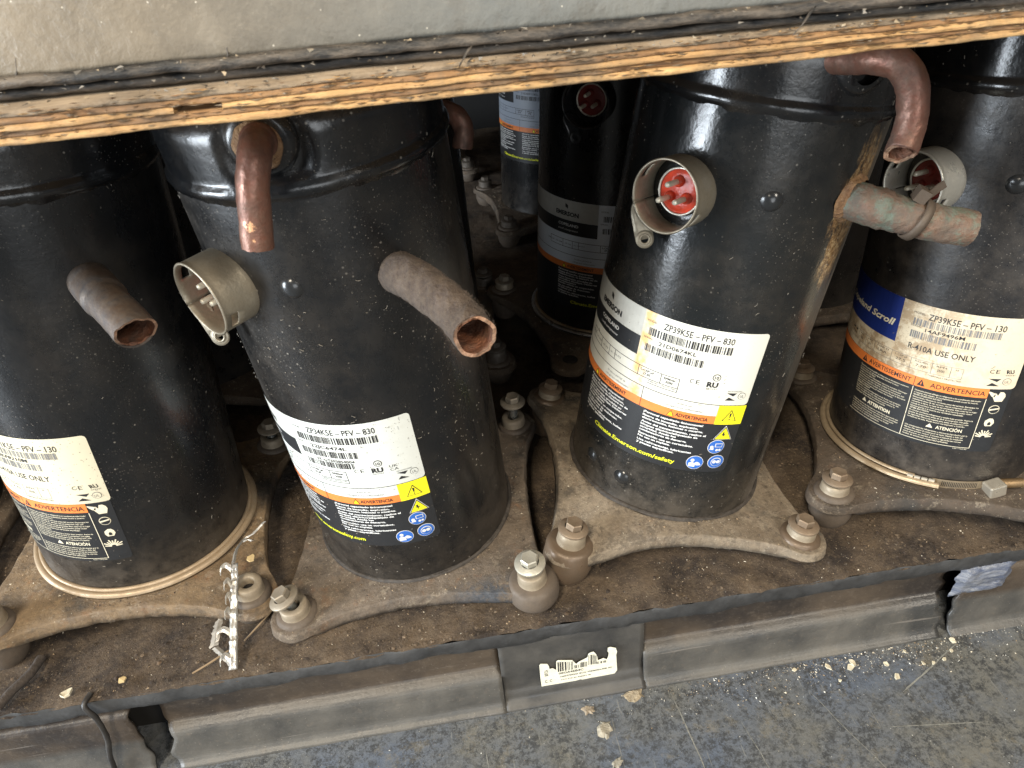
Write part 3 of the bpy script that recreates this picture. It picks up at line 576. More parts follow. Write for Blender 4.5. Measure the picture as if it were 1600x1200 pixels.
def lint(par, n, seed, ths=(-95, 60), hs=(.01, .34), big=1.0):
    r = random.Random(seed); g = G()
    for _ in range(n * 5):
        th = math.radians(r.uniform(*ths)); h = r.uniform(*hs)
        if noise.noise((th * 3.5 + seed, h * 22, 3)) < r.uniform(-.15, .5): continue
        ln = r.choice((.0002, .0002, .0003, .0003, .0004, .0005, .0006, .0012)) * r.uniform(.6, 1.4) * big; wd = .00008 * r.uniform(.8, 2.0) * big; a = r.uniform(0, 6.28); off = .0006
        cu = r.uniform(-1, 1); pts = []
        for k in range(4):
            t = k / 3 - .5; x = math.cos(a + cu * t) * ln * t * 2; y = math.sin(a + cu * t) * ln * t * 2; pts.append((x, y))
        nx, ny = -math.sin(a) * wd, math.cos(a) * wd; S = th * RAD
        g.grid([[wrap(S + x + nx * q, h + y + ny * q, off + .0004 * (1 - q * q)) for x, y in pts] for q in (-1, 0, 1)], False)
    o = g.build('lint', m_lint, par, True); o['kind'] = 'stuff'; return o
m_lint = plain('pale_lint', (.20, .18, .15), .9)
DECK = -.475
gm = [plain('pale_grit', (.50, .44, .34), .9), plain('tan_grit', (.28, .20, .12), .9), plain('dark_grit', (.06, .045, .035), .9), plain('white_grit', (.62, .60, .54), .8)]
def compressor(label, base, up, yaw, mat, plate, group=True, bead=.327, top=.372, term=None, tmat=None, dims=(), feet=((1, 1, 1), ) * 4, recess=None, seed=0, gmat=None, tab=205, holes=(), mcap=None, fr=.0220, bm=None, frs=None, drops=None, tred=None):
    mt = frame(base, up); e = empty('scroll_compressor', mt); tag(e, label, 'compressor', 'scroll compressors standing on the pallet')
    shell(e, mat, mcap or m_cap, bead, top, recess, seed); base_plate(e, yaw, plate, seed=seed, fr=fr, holes=holes, frs=frs, drops=drops)
    if term is not None: terminal(e, term[0], term[1], tmat or m_ring, tab, red=tred or m_red)
    for d in dims: dimple(e, *d)
    upv = Vector(up).normalized()
    for i, ft in enumerate(feet):
        if not ft: continue
        sl, bh, gr = ft[:3]; x, y = foot_xy(i, yaw); zl = -.0045 - (drops or {}).get(i, 0); wz = (mt @ Vector((x, y, zl))).z; gh = max(.010, (wz - DECK) / upv.z - .001)
        if gr: grommet(e, (x, y, zl - .0005), gh, gmat or m_grom, .0172 if gr == 1 else .0202)
        if sl: sleeve(e, (x, y, zl), sl, m_boltd if bm is m_boltd else m_sleeve, hole=.0052)
        if bh: bolt(e, (x, y, zl), bh, ft[3] if len(ft) > 3 else (0, 0), m_boltz if len(ft) > 4 else (bm or m_bolt))
    return e, mt
def local(mt, pts): inv = mt.inverted(); return [inv @ Vector(p) for p in pts]
def stub(name, par, mt, pts, rad, mats, inner, n=10, rough=.0004, seed=0, cut=None, endj=.001, seg=30):
    p = spline(local(mt, pts), n); c = (mt.inverted().to_3x3() @ Vector(cut)) if cut else None
    g = sweep(p, rad, seg, inner, rough, seed, c, endj); return g.build(name, mats, par)

# ------------------------------------------------------------------ the compressors
w4 = white_mat(4, (.70, .69, .61), .12, 'streak'); w2 = white_mat(2, (.66, .68, .64), .30); w1 = white_mat(1, (.66, .61, .46), .8); w5 = white_mat(5, (.66, .58, .43), .25, 'dirt'); w3 = white_mat(3, (.74, .80, .86), .1)  # w3 whitened to stand in for light the rear label reflects
w3.node_tree.nodes['Principled BSDF'].inputs['Roughness'].default_value = .22
s1 = shell_mat('black_paint_plain', .10, 1.3, .05, low_=.30); s2 = shell_mat('black_paint_dusty', .12, 2.7, .17, right=.08, low_=.08); s4 = shell_mat('black_paint_scuffed', .18, 4.2, 0, base=(.0085, .0098, .0105), right=.9, low_=.20, rough=.20, rust=(.046, -.069, .262))
s5 = shell_mat('black_paint_greasy', .28, 5.5, .1, base=(.0085, .009, .0105), low_=.06); s3 = shell_mat('black_paint_back', .10, 6.1, .0)
m_boltd = metal_mat('shaded_back_bolt', (.11, .09, .07), .55, .2, .5, (.05, .04, .03))  # bolt colour darkened to carry the shade of the back rows

# second from the left in front
c2, F2 = compressor('black compressor with brown fuzzy stub and white label reading ZP34K5E-PFV-830', (-.0525, .4648, -.4498), (-.0504, -.0407, .9979), math.radians(-4), s2, m_plate[2],
    bead=.332, top=.374, term=(-47, .273), dims=((-14.7, .275),), recess=(math.radians(-7), .352, .026), seed=2, tab=205, frs={1: .0160},
    feet=((.012, .020, 1, (-.10, -.26)), (.014, .025, 2, (.05, .0), 1), (.012, .030, 1, (0, .06)), (.012, .012, 1)))
label_new(c2, .0252, .1710, 'ZP34K5E – PFV – 830', '22JC6474L', w2, third='ST-GTS03854004', url='www.emersonsafety.com', url_s=(-.116, -.0585), ukca=True); lint(c2, 380, 22)
stub('suction_tube', c2, F2, [(-.0330, .390, -.1815), (-.0280, .383, -.1812), (-.0162, .362, -.1793), (-.0033, .340, -.1812), (.0060, .3225, -.1842), (.0110, .306, -.1862)], lambda t: .0128 - .0016 * t, [m_cu2, m_curim, m_cuin], .0092, 12, .0009, 2.2, (.10, -.95, .12), .0012, 44)
g = G(); rr = random.Random(6); PT = spline(local(F2, [(-.0330, .390, -.1815), (-.0280, .383, -.1812), (-.0162, .362, -.1793), (-.0033, .340, -.1812), (.0060, .3225, -.1842), (.0110, .306, -.1862)]), 12)
for _ in range(2600):
    i = rr.randrange(4, len(PT) - 1); T_ = (PT[i + 1] - PT[i]).normalized(); u_ = T_.orthogonal().normalized(); v_ = T_.cross(u_); a = rr.uniform(0, 6.28); d_ = u_ * math.cos(a) + v_ * math.sin(a); p = PT[i].lerp(PT[i + 1], rr.random()) + d_ * .0120; ln_ = rr.uniform(.0005, .0016); e_ = p + d_ * ln_ + T_ * rr.uniform(-.0009, .0009) + d_.cross(T_) * rr.uniform(-.0009, .0009); w_ = d_.cross(T_) * .00007
    g.add([p - w_, p + w_, e_], [(0, 1, 2)])
o = g.build('fuzz', plain('tube_fuzz', (.13, .098, .075), .9), c2, False); o['kind'] = 'stuff'
stub('discharge_tube', c2, F2, [(-.0805, .375, -.0965), (-.0800, .366, -.0950), (-.0795, .354, -.0928), (-.0800, .3445, -.0962), (-.0835, .340, -.1081), (-.0862, .338, -.1229), (-.0885, .336, -.1374)], lambda t: .0078 if t > .3 else .0088, [copper_mat('worn_copper', (.20, .080, .052), (.095, .055, .042), .22, .40, .0003, spot=[(tuple(F2.inverted() @ Vector((-.0885, .3290, -.1240))), .0042), (tuple(F2.inverted() @ Vector((-.0870, .3280, -.1320))), .0026)]), m_curim, m_cuin], .0058, 10, .0004, 3.1, None, .0006)
g = lathe([(.0185, -.0045), (.0178, -.001), (.0150, .0010), (.0128, .0016), (.0118, .004), (.0105, .0045)], 36, 0, .0003); g.xf(radial_frame(-7.8, .3575)); g.build('discharge_fitting', m_cap, c2)
g = lathe([(.0122, .0022), (.0126, .0034), (.0118, .0046), (.0100, .0056), (.0082, .0066), (.0070, .0070)], 36, 0, .0008); g.xf(radial_frame(-7.8, .3575)); g.build('braze_ring', m_weld, c2)

# leftmost, label cut by the picture's edge
c1, F1 = compressor('black compressor with grey stub, its cream label cut by the left photo edge', (-.2877, .4868, -.4390), (.0902, .0033, .9959), math.radians(2), s1, m_plate[1],
    bead=.321, top=.362, dims=(), seed=1, feet=((.013, .022, 1, (.0, .0)), (.013, 0, 1), (.012, .022, 1), (.012, .012, 1)))
label_old(c1, .0180, .1580, 'ZP31K5E – PFV – 130', '13KF8210M', w1, i_navy); lint(c1, 90, 11)
stub('suction_tube', c1, F1, [(-.2185, .427, -.181), (-.205, .407, -.182), (-.1945, .391, -.1828), (-.185, .378, -.184), (-.1725, .361, -.1875)], lambda t: .0128 if t < .42 else .0116, [m_cu1, m_curim, m_cuin], .0101, 10, .0002, 1.2, (.42, -.72, -.52), .0012, 40)
def torus(par, name, rr, h, mr, mat, a0=0, a1=360, n=120, jit=.0003, flat=1.0, taper=0):
    g = G(); rows = []
    for i in range(n + 1):
        t = a0 + (a1 - a0) * i / n; a = math.radians(t); c = polar(t, h, rr); o_ = Vector((math.sin(a), -math.cos(a), 0)); q = []
        m2 = mr * (1 if not taper else min(1, .4 + (n - i) / 4))
        for k in range(12):
            b = 2 * math.pi * k / 12; q.append(c + o_ * m2 * math.cos(b) * flat + Vector((0, 0, m2 * math.sin(b))) + Vector((0, 0, jit * fbm(t * .05, k, h))))
        rows.append(q)
    g.grid(rows, False); b = len(g.v); g.v += [tuple(p) for p in rows[-1]]; g.f.append(tuple(range(b, b + 12))); g.m.append(0)
    return g.build(name, mat, par)
torus(c1, 'crankcase_heater', RAD + .0045, .0035, .0030, m_heat); torus(c1, 'crankcase_heater', RAD + .0014, .0062, .0018, m_heat)

# centre right, the cleanest label
c4, F4 = compressor('leaning black compressor with red three-pin terminal and white label reading ZP39K5E-PFV-830', (.1753, .4708, -.4418), (.1689, .0108, .9856), math.radians(-5), s4, m_plate[4],
    bead=.3245, top=.366, term=(-50.5, .2655), dims=((-11.4, .271), (-46.6, .0273), (-70, .028)), seed=4, tab=205, gmat=m_grom2, bm=m_boltr, frs={0: .0200}, drops={0: .013, 1: -.004},
    feet=((.015, .0175, 2, (0, 0)), (.010, .0125, 1, (.0, -.05)), (.012, .0125, 1), (.010, .011, 1)))
label_new(c4, .0125, .1785, 'ZP39K5E – PFV – 830', '21D0674KL', w4); lint(c4, 160, 44)
stub('suction_tube', c4, F4, [(.2600, .410, -.1802), (.2640, .4035, -.1808), (.2705, .396, -.1822), (.2810, .388, -.1850), (.2937, .381, -.1884), (.3095, .375, -.1920), (.3265, .370, -.1950)], lambda t: .0124 if t < .5 else .0112, [m_cu4, m_curim, m_cuin], .0096, 10, .0008, 4.4, None, .0006, 40)
g = lathe([(.0172, -.0012), (.0160, .0006), (.0145, .0022), (.0128, .0036)], 40, 0, .0030, 3); g.xf(radial_frame(31.6, .272)); g.build('braze_collar', m_weld, c4)
stub('discharge_tube', c4, F4, [(.2290, .400, -.094), (.2349, .385, -.0915), (.2399, .371, -.0892), (.2477, .362, -.0908), (.2550, .358, -.1010), (.2578, .356, -.1140), (.2560, .353, -.1260), (.2522, .350, -.1338)], .0080, [m_cu, m_curim, m_cuin], .0056, 8, .0006, 5.0, (-.30, -.70, -.50), .0015, 32)
g = lathe([(.0175, -.006), (.0165, .001), (.0140, .0040), (.0115, .0050), (.0098, .0050)], 32, 0, .0008, 4); g.xf(radial_frame(9.5, .351)); g.build('discharge_fitting', m_cap, c4)
m_mud = plain('dark_weld_scale', (.045, .037, .030), .7, 0, .5, 150, .0008)
torus(c4, 'weld_bead', RAD + .0004, .0022, .0026, m_mud, 0, 360, 160, .0018); torus(c2, 'weld_bead', RAD + .0004, .0020, .0022, m_mud, 0, 360, 160, .0016)
# zip tie round the corroded stub
e = empty('cable_tie', loc=(.2960, .3800, -.1890)); tag(e, 'dark narrow tie cinched around the corroded green copper stub', 'cable tie')
ax = Vector((.0150, -.0065, -.0035)).normalized(); q_ = ax.to_track_quat('Z', 'Y').to_matrix().to_4x4() @ Matrix.Rotation(.25, 4, 'X')
m_tie = metal_mat('dark_tie_band', (.10, .075, .055), .55, .3, .5)
g = lathe([(.0122, -.0026), (.0134, -.0026), (.0136, 0), (.0134, .0026), (.0122, .0026)], 36, 0, .0003); g.xf(q_); g.build('band', m_tie, e)
g = G(); box(g, -.0045, .0045, -.004, .004, -.0035, .0040); g.xf(Matrix.Translation((-.0005, .0010, .0155)) @ q_); g.build('buckle', m_tie, e, False)
g = G(); box(g, -.0026, .0026, -.0006, .0006, 0, .014); g.xf(Matrix.Translation((.0005, -.001, .0135)) @ Matrix.Rotation(.95, 4, 'Y')); g.build('tail', m_tie, e, False)

# right, blue Copeland Scroll panel
c5, F5 = compressor('black compressor with navy panel and dirty cream label reading ZP39K5E-PFV-130 at the right edge', (.4243, .4569, -.4456), (.0260, .0642, .9976), math.radians(-19), s5, m_plate[5],
    bead=.314, top=.366, term=(-72, .249), tmat=m_ringb, dims=((-35.6, .2545),), seed=5, tab=205, tred=plain('grimy_red_resin', (.24, .030, .018), .45), bm=m_boltr,
    feet=((.011, .0145, 1, (0, .03)), (.012, .014, 1), (.012, .012, 1), (.012, .012, 1)))
label_old(c5, -.0100, .1585, 'ZP39K5E – PFV – 130', '14AF9496M', w5, i_navyworn); lint(c5, 120, 55)
torus(c5, 'crankcase_heater', RAD + .0055, .0040, .0030, m_heat5, -200, -28, 90, .0003); torus(c5, 'crankcase_heater', RAD + .0018, .0072, .0017, m_heat5, -200, -40, 90)
g = G()
for th in (-42, -38.5, -35, -31.5): 
    q = G(); box(q, -.0022, .0022, -.0010, .0010, 0, .0016); q.xf(radial_frame(th, .0078, RAD + .0030)); g.add(q.v, q.f)
g.build('heater_clip', m_ringb, c5, False)
g = G(); nb = 60
for i in range(nb):
    t0 = -31 + 27 * i / nb; t1 = -31 + 27 * (i + 1) / nb; m = 1 if (i % 2 == 1 and 10 < i < 52) else 0
    for (h0, h1) in ((.0005, .0022), (.0022, .0072), (.0072, .0090)):
        mm = m if h0 == .0022 else 0
        g.grid([[polar(t0, h0, RAD + .0018), polar(t1, h0, RAD + .0018)], [polar(t0, h1, RAD + .0018), polar(t1, h1, RAD + .0018)]], False, mm)
g.build('clamp_band', [metal_mat('clamp_steel', (.34, .27, .18), .4, .5, .5), m_dark], c5, False)
g = G(); box(g, -.0075, .0065, -.0060, .0055, 0, .0115); g.xf(radial_frame(0, .0055, RAD + .0015, 12)); scr = g.build('clamp_housing', metal_mat('clamp_housing_steel', (.62, .57, .47), .3, .7, .3), c5, False)
bv = scr.modifiers.new('b', 'BEVEL'); bv.width = .0012; bv.segments = 2
prof = []
for k in range(14): prof += [(.0028, k * .0013), (.0041, k * .0013 + .00065)]
g = lathe(prof, 18); g.xf(radial_frame(3, .0085, RAD + .0065) @ Matrix.Rotation(math.radians(80), 4, 'Y')); g.build('clamp_screw', metal_mat('brass_screw', (.30, .20, .10), .45, .5, .6), c5)

# row behind
c3, F3 = compressor('black compressor standing in shadow behind the leaning one, its label reading EMERSON', (.1923, .7582, -.4378), (.0606, .0067, .9981), math.radians(15), s3, m_plate[0],
    bead=.325, top=.364, term=(-33, .260), tred=plain('shaded_red_resin', (.16, .018, .012), .5), dims=(), seed=3, tmat=m_dimple, feet=(None, (.012, .012, 1), (.012, .012, 1), (.012, .012, 1)), holes=(0,), mcap=s3)  # terminal red darkened, the rear shade is in its colour
label_new(c3, .0560, .1570, 'ZP39K5E – PFV – 830', '21D0712KL', w3); torus(c3, 'crankcase_heater', RAD + .0045, .0030, .0028, metal_mat('steel_heater_cable', (.42, .42, .42), .3, .7, .4)); torus(c3, 'crankcase_heater', RAD + .0016, .0060, .0018, m_heat)
c6, F6 = compressor('farthest black compressor with narrow bluish label visible in the dark gap under the plywood', (.1980, 1.150, -.4450), (.05, 0, 1), math.radians(5), s3, m_plate[0], bead=.325, top=.364, term=None, seed=6, mcap=s3, bm=m_boltd,
    feet=((.012, .012, 1),) * 4)
label_new(c6, .012, .2080, 'ZP39K5E – PFV – 830', '21D0711KL', white_mat(6, (.30, .34, .40), .2))  # label white lowered so the far gap's shade is in the colour
c7, F7 = compressor('black compressor mostly hidden behind the fuzzy-stub one, bent copper stub showing at its right', (-.0450, .7770, -.4450), (-.01, 0, 1), math.radians(-2), s3, m_plate[0], bead=.325, top=.364, term=None, seed=7, mcap=s3, bm=m_boltd,
    feet=((.012, .012, 1), (.016, .0185, 1, (0, 0)), (.014, .018, 1), (.012, .012, 1)))
stub('suction_tube', c7, F7, [(.005, .715, -.172), (.020, .700, -.172), (.032, .690, -.176), (.037, .685, -.188), (.034, .683, -.204)], .0095, [m_cu, m_curim, m_cuin], .006, 8, .0008, 7.0)
c8, F8 = compressor('dark compressor standing behind the gap between the two left-hand front ones', (-.3000, .7800, -.4450), (.02, 0, 1), 0, s3, m_plate[0], bead=.325, top=.364, term=None, seed=8, mcap=s3, bm=m_boltd, feet=((.012, .012, 1),) * 4)
c9, F9 = compressor('black compressor at the far left edge showing only a curved sliver beside the cream label', (-.5350, .5450, -.4450), (.06, 0, 1), math.radians(-3), s3, m_plate[0], bead=.325, top=.364, term=None, seed=9, mcap=s3, bm=m_boltd, feet=((.012, .012, 1),) * 4)
c10, F10 = compressor('dark compressor behind the right-hand one, barely seen between two shells', (.4500, .7700, -.4450), (.02, 0, 1), 0, s3, m_plate[0], bead=.325, top=.364, term=None, seed=10, mcap=s3, bm=m_boltd, feet=((.012, .012, 1),) * 4)

for lab_, x_, y_ in (('added compressor darkening the gap, left of the farthest bluish label', -.0200, 1.470), ('added compressor darkening the gap, directly behind the farthest bluish label', .2800, 1.500)):
    compressor(lab_, (x_, y_, -.4450), (.01, 0, 1), 0, s3, m_plate[0], bead=.325, top=.364, term=None, seed=11, mcap=s3, bm=m_boltd, feet=((.012, .012, 1),) * 4)  # both put in behind the far unit to darken the gap
# ------------------------------------------------------------------ lower pallet
pal = empty('plastic_pallet', loc=(0, 0, 0)); tag(pal, 'black plastic pallet with brown dirt crust, carrying all the compressors', 'pallet')
n = NT('dirt_crusted_deck', .95); c1_ = n.noise(18, 7, .7); c2_ = n.noise(140, 5, .75); c = n.mix(n.mrange(c1_, .38, .62), (.034, .024, .018), (.135, .095, .060)); c = n.mix(n.math('MULTIPLY', n.mrange(c2_, .5, .72), .7), c, (.17, .125, .08))
c = n.mix(n.mrange(n.voro(420), .16, .08), c, (.26, .20, .13)); n.col(c); n.bump(n.noise(75, 8, .8), .0045); n.bump(n.noise(420, 4, .7), .0012); m_deck = n.m
n = NT('black_pallet_plastic', .45); c1_ = n.noise(9, 6, .6); zz = n.mrange(n.sep(2), -.538, -.530)
grey = n.mix(n.mrange(c1_, .38, .66), (.040, .040, .039), (.125, .115, .098)); brown = n.mix(n.mrange(c1_, .38, .62), (.026, .021, .018), (.090, .066, .044)); c = n.mix(zz, grey, brown)
c = n.mix(n.math('MULTIPLY', n.mrange(n.noise(180, 5, .75), .55, .72), .35), c, (.16, .13, .10)); c = n.mix(n.math('MULTIPLY', n.mrange(n.voro(260), .08, .04), .7), c, (.40, .36, .30))
c = n.mix(n.math('MULTIPLY', n.mrange(n.noise(60, 3, .6, n.mapped((.15, 1, 5))), .66, .72), .5), c, (.20, .18, .16)); n.col(c); n.rgh(n.mrange(c1_, .3, .7, .30, .62)); n.bump(n.noise(70, 5), .0006); n.bump(n.noise(30, 5, .7, n.mapped((.3, 1, 2))), .0007); n.bump(n.noise(420, 3), .0002); m_pal = n.m
n = NT('dark_block_plastic', .4); c1_ = n.noise(20, 6, .65); n.col(n.mix(n.mrange(c1_, .35, .65), (.030, .030, .030), (.075, .070, .062))); n.rgh(n.mrange(c1_, .3, .7, .30, .6)); n.bump(n.noise(60, 5), .0005); m_blk = n.m
m_lip = plain('scuffed_black_lip', (.040, .040, .040), .45, 0, .5, 35, .0010, 80)
g = G(); rows = []
ys = [.3355 + (1.72 - .3355) * (i / 150) ** 1.6 for i in range(151)]; xs = [-.95 + 2.0 * i / 460 for i in range(461)]
for y in ys:
    row = []
    for x in xs:
        d = (y - .3355); jag = (.0022 * fbm(x * 45, 3, 1) + .0012 * fbm(x * 160, 1, 1)) * math.exp(-d / .006)
        z = DECK + .0022 * fbm(x * 22, y * 22, 0, 4) + .0011 * fbm(x * 95, y * 95, 4) - .0015 * math.exp(-d / .004)
        z += .004 * max(0, fbm(x * 11 + 5, y * 11, 7)) * min(1, d / .03)
        row.append((x, y + jag, min(z, DECK + .004)))
    rows.append(row)
g.grid(rows, False); g.build('dirt_crusted_deck', m_deck, pal)
g = G()
P = [(.0, -.0015), (-.0010, -.0035), (-.0012, -.010), (-.0006, -.0165), (.0015, -.0185), (.012, -.0190)]
rows = []
for (dy, dz) in P: rows.append([(x, .3362 + dy + .0016 * fbm(x * 40, dz * 90, 9) + .0008 * fbm(x * 140, dz * 300, 9), DECK + dz - (.0022 * fbm(x * 25, 5, 5) + .0016 * fbm(x * 9, 2, 2)) * (1 if dz < -.012 else .3)) for x in xs])
g.grid(rows, False, 0, True); g.build('deck_lip', m_lip, pal)
m_in = plain('pallet_inside_shade', (.008, .007, .006), .9)
g = G(); box(g, -.95, 1.05, .372, 1.72, -.572, -.482); g.build('dark_inside_block', m_in, pal, False)  # near-black box standing for the shade inside the pallet
FL = -.572
def rail(x0, x1, kind, jl=0, jr=0, seed=0, nm='side_rail', fwd=0):
    nn = int((x1 - x0) / .004) + 2
    if kind == 'slot': pr = [(.350, -.4935), (.3462, -.496), (.3466, -.510), (.3470, -.5275), (.3460, -.5320), (.3400, -.5352), (.3372, -.5380), (.3345, -.552), (.3325, -.5655), (.3300, -.5685), (.3265, -.5705), (.3262, FL - .001)]
    elif kind == 'block': pr = [(.350, -.4935), (.3412, -.4955), (.3400, -.499), (.3394, -.512), (.3388, -.530), (.3384, -.545), (.3374, -.556), (.3352, -.560), (.3335, -.5655), (.3300, -.5685), (.3265, -.5705), (.3262, FL - .001)]
    else: pr = [(.350, -.500), (.3430, -.502), (.3405, -.505), (.3395, -.515), (.3390, -.530), (.3380, -.545), (.3370, -.552), (.3360, -.558), (.3350, -.5655), (.3330, -.5685), (.3300, -.5705), (.3262, FL - .001)]
    # refine the profile
    pp = []
    for a, b in zip(pr[:-1], pr[1:]):
        for k in range(3): pp.append((a[0] + (b[0] - a[0]) * k / 3, a[1] + (b[1] - a[1]) * k / 3))
    pp.append(pr[-1]); g = G(); rows = []
    for (y, z) in pp:
        row = []
        for i in range(nn):
            t = i / (nn - 1); a = x0 + jl * noise.noise((z * 60, seed, 1)); b = x1 + jr * noise.noise((z * 60, seed, 2)); x = a + (b - a) * t
            row.append((x, y - fwd + .0006 * fbm(x * 16, z * 24, seed) + .00015 * fbm(x * 90, z * 60, seed), z + .0005 * fbm(x * 12, 3, seed)))
        rows.append(row)
    g.grid(rows, False, 0, True); o = g.build(nm, m_blk if kind == 'block' else m_pal, pal); sm = o.modifiers.new('s', 'SOLIDIFY'); sm.thickness = .003; sm.offset = -1; return o
rail(-.95, -.2880, 'left', 0, .006, 1, 'corner_block', .004); rail(-.2700, .0010, 'slot', .006, 0, 2); rail(.0010, .1220, 'block', 0, 0, 3, 'centre_block'); rail(.1222, .3900, 'slot', 0, .014, 4); rail(.4000, 1.05, 'left', .012, 0, 5, 'corner_block', .003)
# crumpled, scraped patch on the right corner block
n = NT('scraped_blue_grey_plastic', .30); c1_ = n.noise(40, 6, .7, n.mapped((1, 1, 4)), 1.2); n.col(n.mix(n.mrange(c1_, .40, .64), (.075, .090, .135), (.24, .25, .27))); n.bump(c1_, .0012); m_scr = n.m
g = G(); rows = []
for i in range(26):
    row = []
    for j in range(34):
        u = j / 33; v = i / 25; x = .3925 + .050 * u; z = -.4935 - .036 * v; edge = min(1, u / .12, (1 - u) / .2, v / .1 + .3, (1 - v) / .25); edge = max(0, edge)
        row.append((x + .004 * fbm(v * 5, 2, 3), .3372 - .0045 * edge - .0035 * fbm(x * 38 + z * 30, z * 90, 2) * edge, z + .003 * u + .002 * fbm(u * 5, 1, 3)))
    rows.append(row)
g.grid(rows, False, 0, True); g.build('scraped_patch', m_scr, pal)
# torn sticker with a bar code
cx0, cx1 = .0340, .0985
tp = [(0.0331, -0.5275), (0.0343, -0.5255), (0.0398, -0.5271), (0.041, -0.5307), (0.0414, -0.5349), (0.0444, -0.5348), (0.047, -0.5379), (0.0474, -0.5261), (0.0491, -0.5246), (0.0608, -0.5277), (0.0627, -0.5314), (0.064, -0.5341), (0.0667, -0.5316), (0.0711, -0.5292), (0.0738, -0.5274), (0.0744, -0.5229), (0.0766, -0.5213), (0.079, -0.5211), (0.0809, -0.5248), (0.082, -0.5287), (0.0825, -0.5343), (0.0875, -0.5325), (0.0902, -0.5351), (0.0913, -0.5313), (0.0918, -0.526), (0.0907, -0.5239), (0.0909, -0.5191), (0.0933, -0.5184), (0.0977, -0.521), (0.0988, -0.5262), (0.0981, -0.5305), (0.0993, -0.5531), (0.0971, -0.5573), (0.0803, -0.5581), (0.0702, -0.5594), (0.0675, -0.5572), (0.0602, -0.5588), (0.0574, -0.5609), (0.0535, -0.5597), (0.0478, -0.5629), (0.045, -0.5621), (0.0434, -0.5601), (0.0356, -0.5621), (0.0337, -0.5601), (0.0332, -0.547)]
from mathutils.geometry import tessellate_polygon
def flat_poly(g, pts, y, m):
    tr = tessellate_polygon([[Vector((a, b, 0)) for a, b in pts]]); g.add([(a, y, b) for a, b in pts], [tuple(q) if bm_n(pts, q) else tuple(q)[::-1] for q in tr], m)
def bm_n(pts, q): (ax, ay), (bx, by), (cx, cy) = [pts[i] for i in q]; return (bx - ax) * (cy - ay) - (by - ay) * (cx - ax) > 0
SY = .3368
g = G(); flat_poly(g, tp, SY, 0); stk = g.build('barcode_sticker', plain('sticker_paper', (.78, .76, .62), .5, 0, .1, 200), pal, False); sm = stk.modifiers.new('s', 'SOLIDIFY'); sm.thickness = .0003; sm.offset = 1
g = G(); rr = random.Random(5)
def vbars(xa, xb, zb, zt_):
    x = xa
    while x < xb:
        wd = rr.choice((.0004, .0007, .0011)); g.add([(x, SY - .0006, zb(x)), (x + wd, SY - .0006, zb(x)), (x + wd, SY - .0006, zt_(x)), (x, SY - .0006, zt_(x))], [(0, 1, 2, 3)]); x += wd + rr.choice((.0005, .0008, .0013))
vbars(.0482, .0610, lambda x: -.5405, lambda x: -.5268 - .18 * (x - .0484)); vbars(.0625, .0735, lambda x: -.5395, lambda x: -.5350 if x < .066 else -.5325); vbars(.0745, .0808, lambda x: -.5380, lambda x: -.5242 if x < .079 else -.5262); vbars(.0815, .0890, lambda x: -.5385, lambda x: -.5355)
def ftext(g, s, x0, x1, z0, size, rot=0, slope=0):
    v, f = textmesh(s, .01); a0 = min(p[0] for p in v); a1 = max(p[0] for p in v); kx = (x1 - x0) / (a1 - a0); k = size / .7; out = []
    for px, py in v:
        X_ = (px - a0) * kx; Z_ = py * k
        if rot: X_, Z_ = -Z_, X_
        out.append((x0 + X_, SY - .0006, z0 + Z_ + slope * X_))
    g.add(out, f)
ftext(g, '00GA4EB4C', .0488, .0700, -.5445, .0028, 0, .02); ftext(g, '10097700345 BCN Y089000A4EB 4C', .0500, .0945, -.5492, .0020, 0, .03); ftext(g, '5TH STE ID 448571 M', .0505, .0760, -.5535, .0014, 0, .02); ftext(g, '50TCA', .0398, .0488, -.5440, .0030, 1)
ftext(g, 'C', .0368, .0388, -.5535, .0040); ftext(g, 'C', .0408, .0428, -.5528, .0034)
g.build('printing', i_blk, stk, False)

# ------------------------------------------------------------------ floor
n = NT('worn_blue_floor', .5); c1_ = n.noise(9, 7, .68); c2_ = n.noise(230, 8, .8); c3_ = n.noise(40, 8, .8, n.mapped(loc=(3, 1, 2)))
c = n.mix(n.mrange(c1_, .40, .62), (.140, .138, .124), (.096, .116, .152)); c = n.mix(n.math('MULTIPLY', n.math('MULTIPLY', n.mrange(c2_, .45, .56), n.mrange(n.noise(28, 6, .75), .36, .52)), .9), c, (.034, .036, .038)); c = n.mix(n.math('MULTIPLY', n.mrange(c3_, .54, .68), .6), c, (.20, .175, .125))
vv = n.voro(3.2, n.mapped((1, 1, 1), (.3, .2, 0)), 'DISTANCE_TO_EDGE'); wv = n.noise(30, 2, .5, n.mapped((14, .8, 1)))
c = n.mix(n.math('MULTIPLY', n.mrange(wv, .71, .74), .5), c, (.22, .22, .20)); c = n.mix(n.math('MULTIPLY', n.mrange(n.voro(190), .10, .05), .5), c, (.30, .29, .25))
n.col(c); n.rgh(n.mrange(c1_, .35, .65, .38, .68)); n.bump(c2_, .0008); n.bump(n.noise(30, 4), .001); m_floor = n.m
g = G(); g.grid([[(-4 + 8 * i / 8, -4 + 9 * j / 8, FL) for i in range(9)] for j in range(9)], False); fl_ = tag(g.build('floor', m_floor, None, False), kind='structure')
g = G(); rr = random.Random(12)
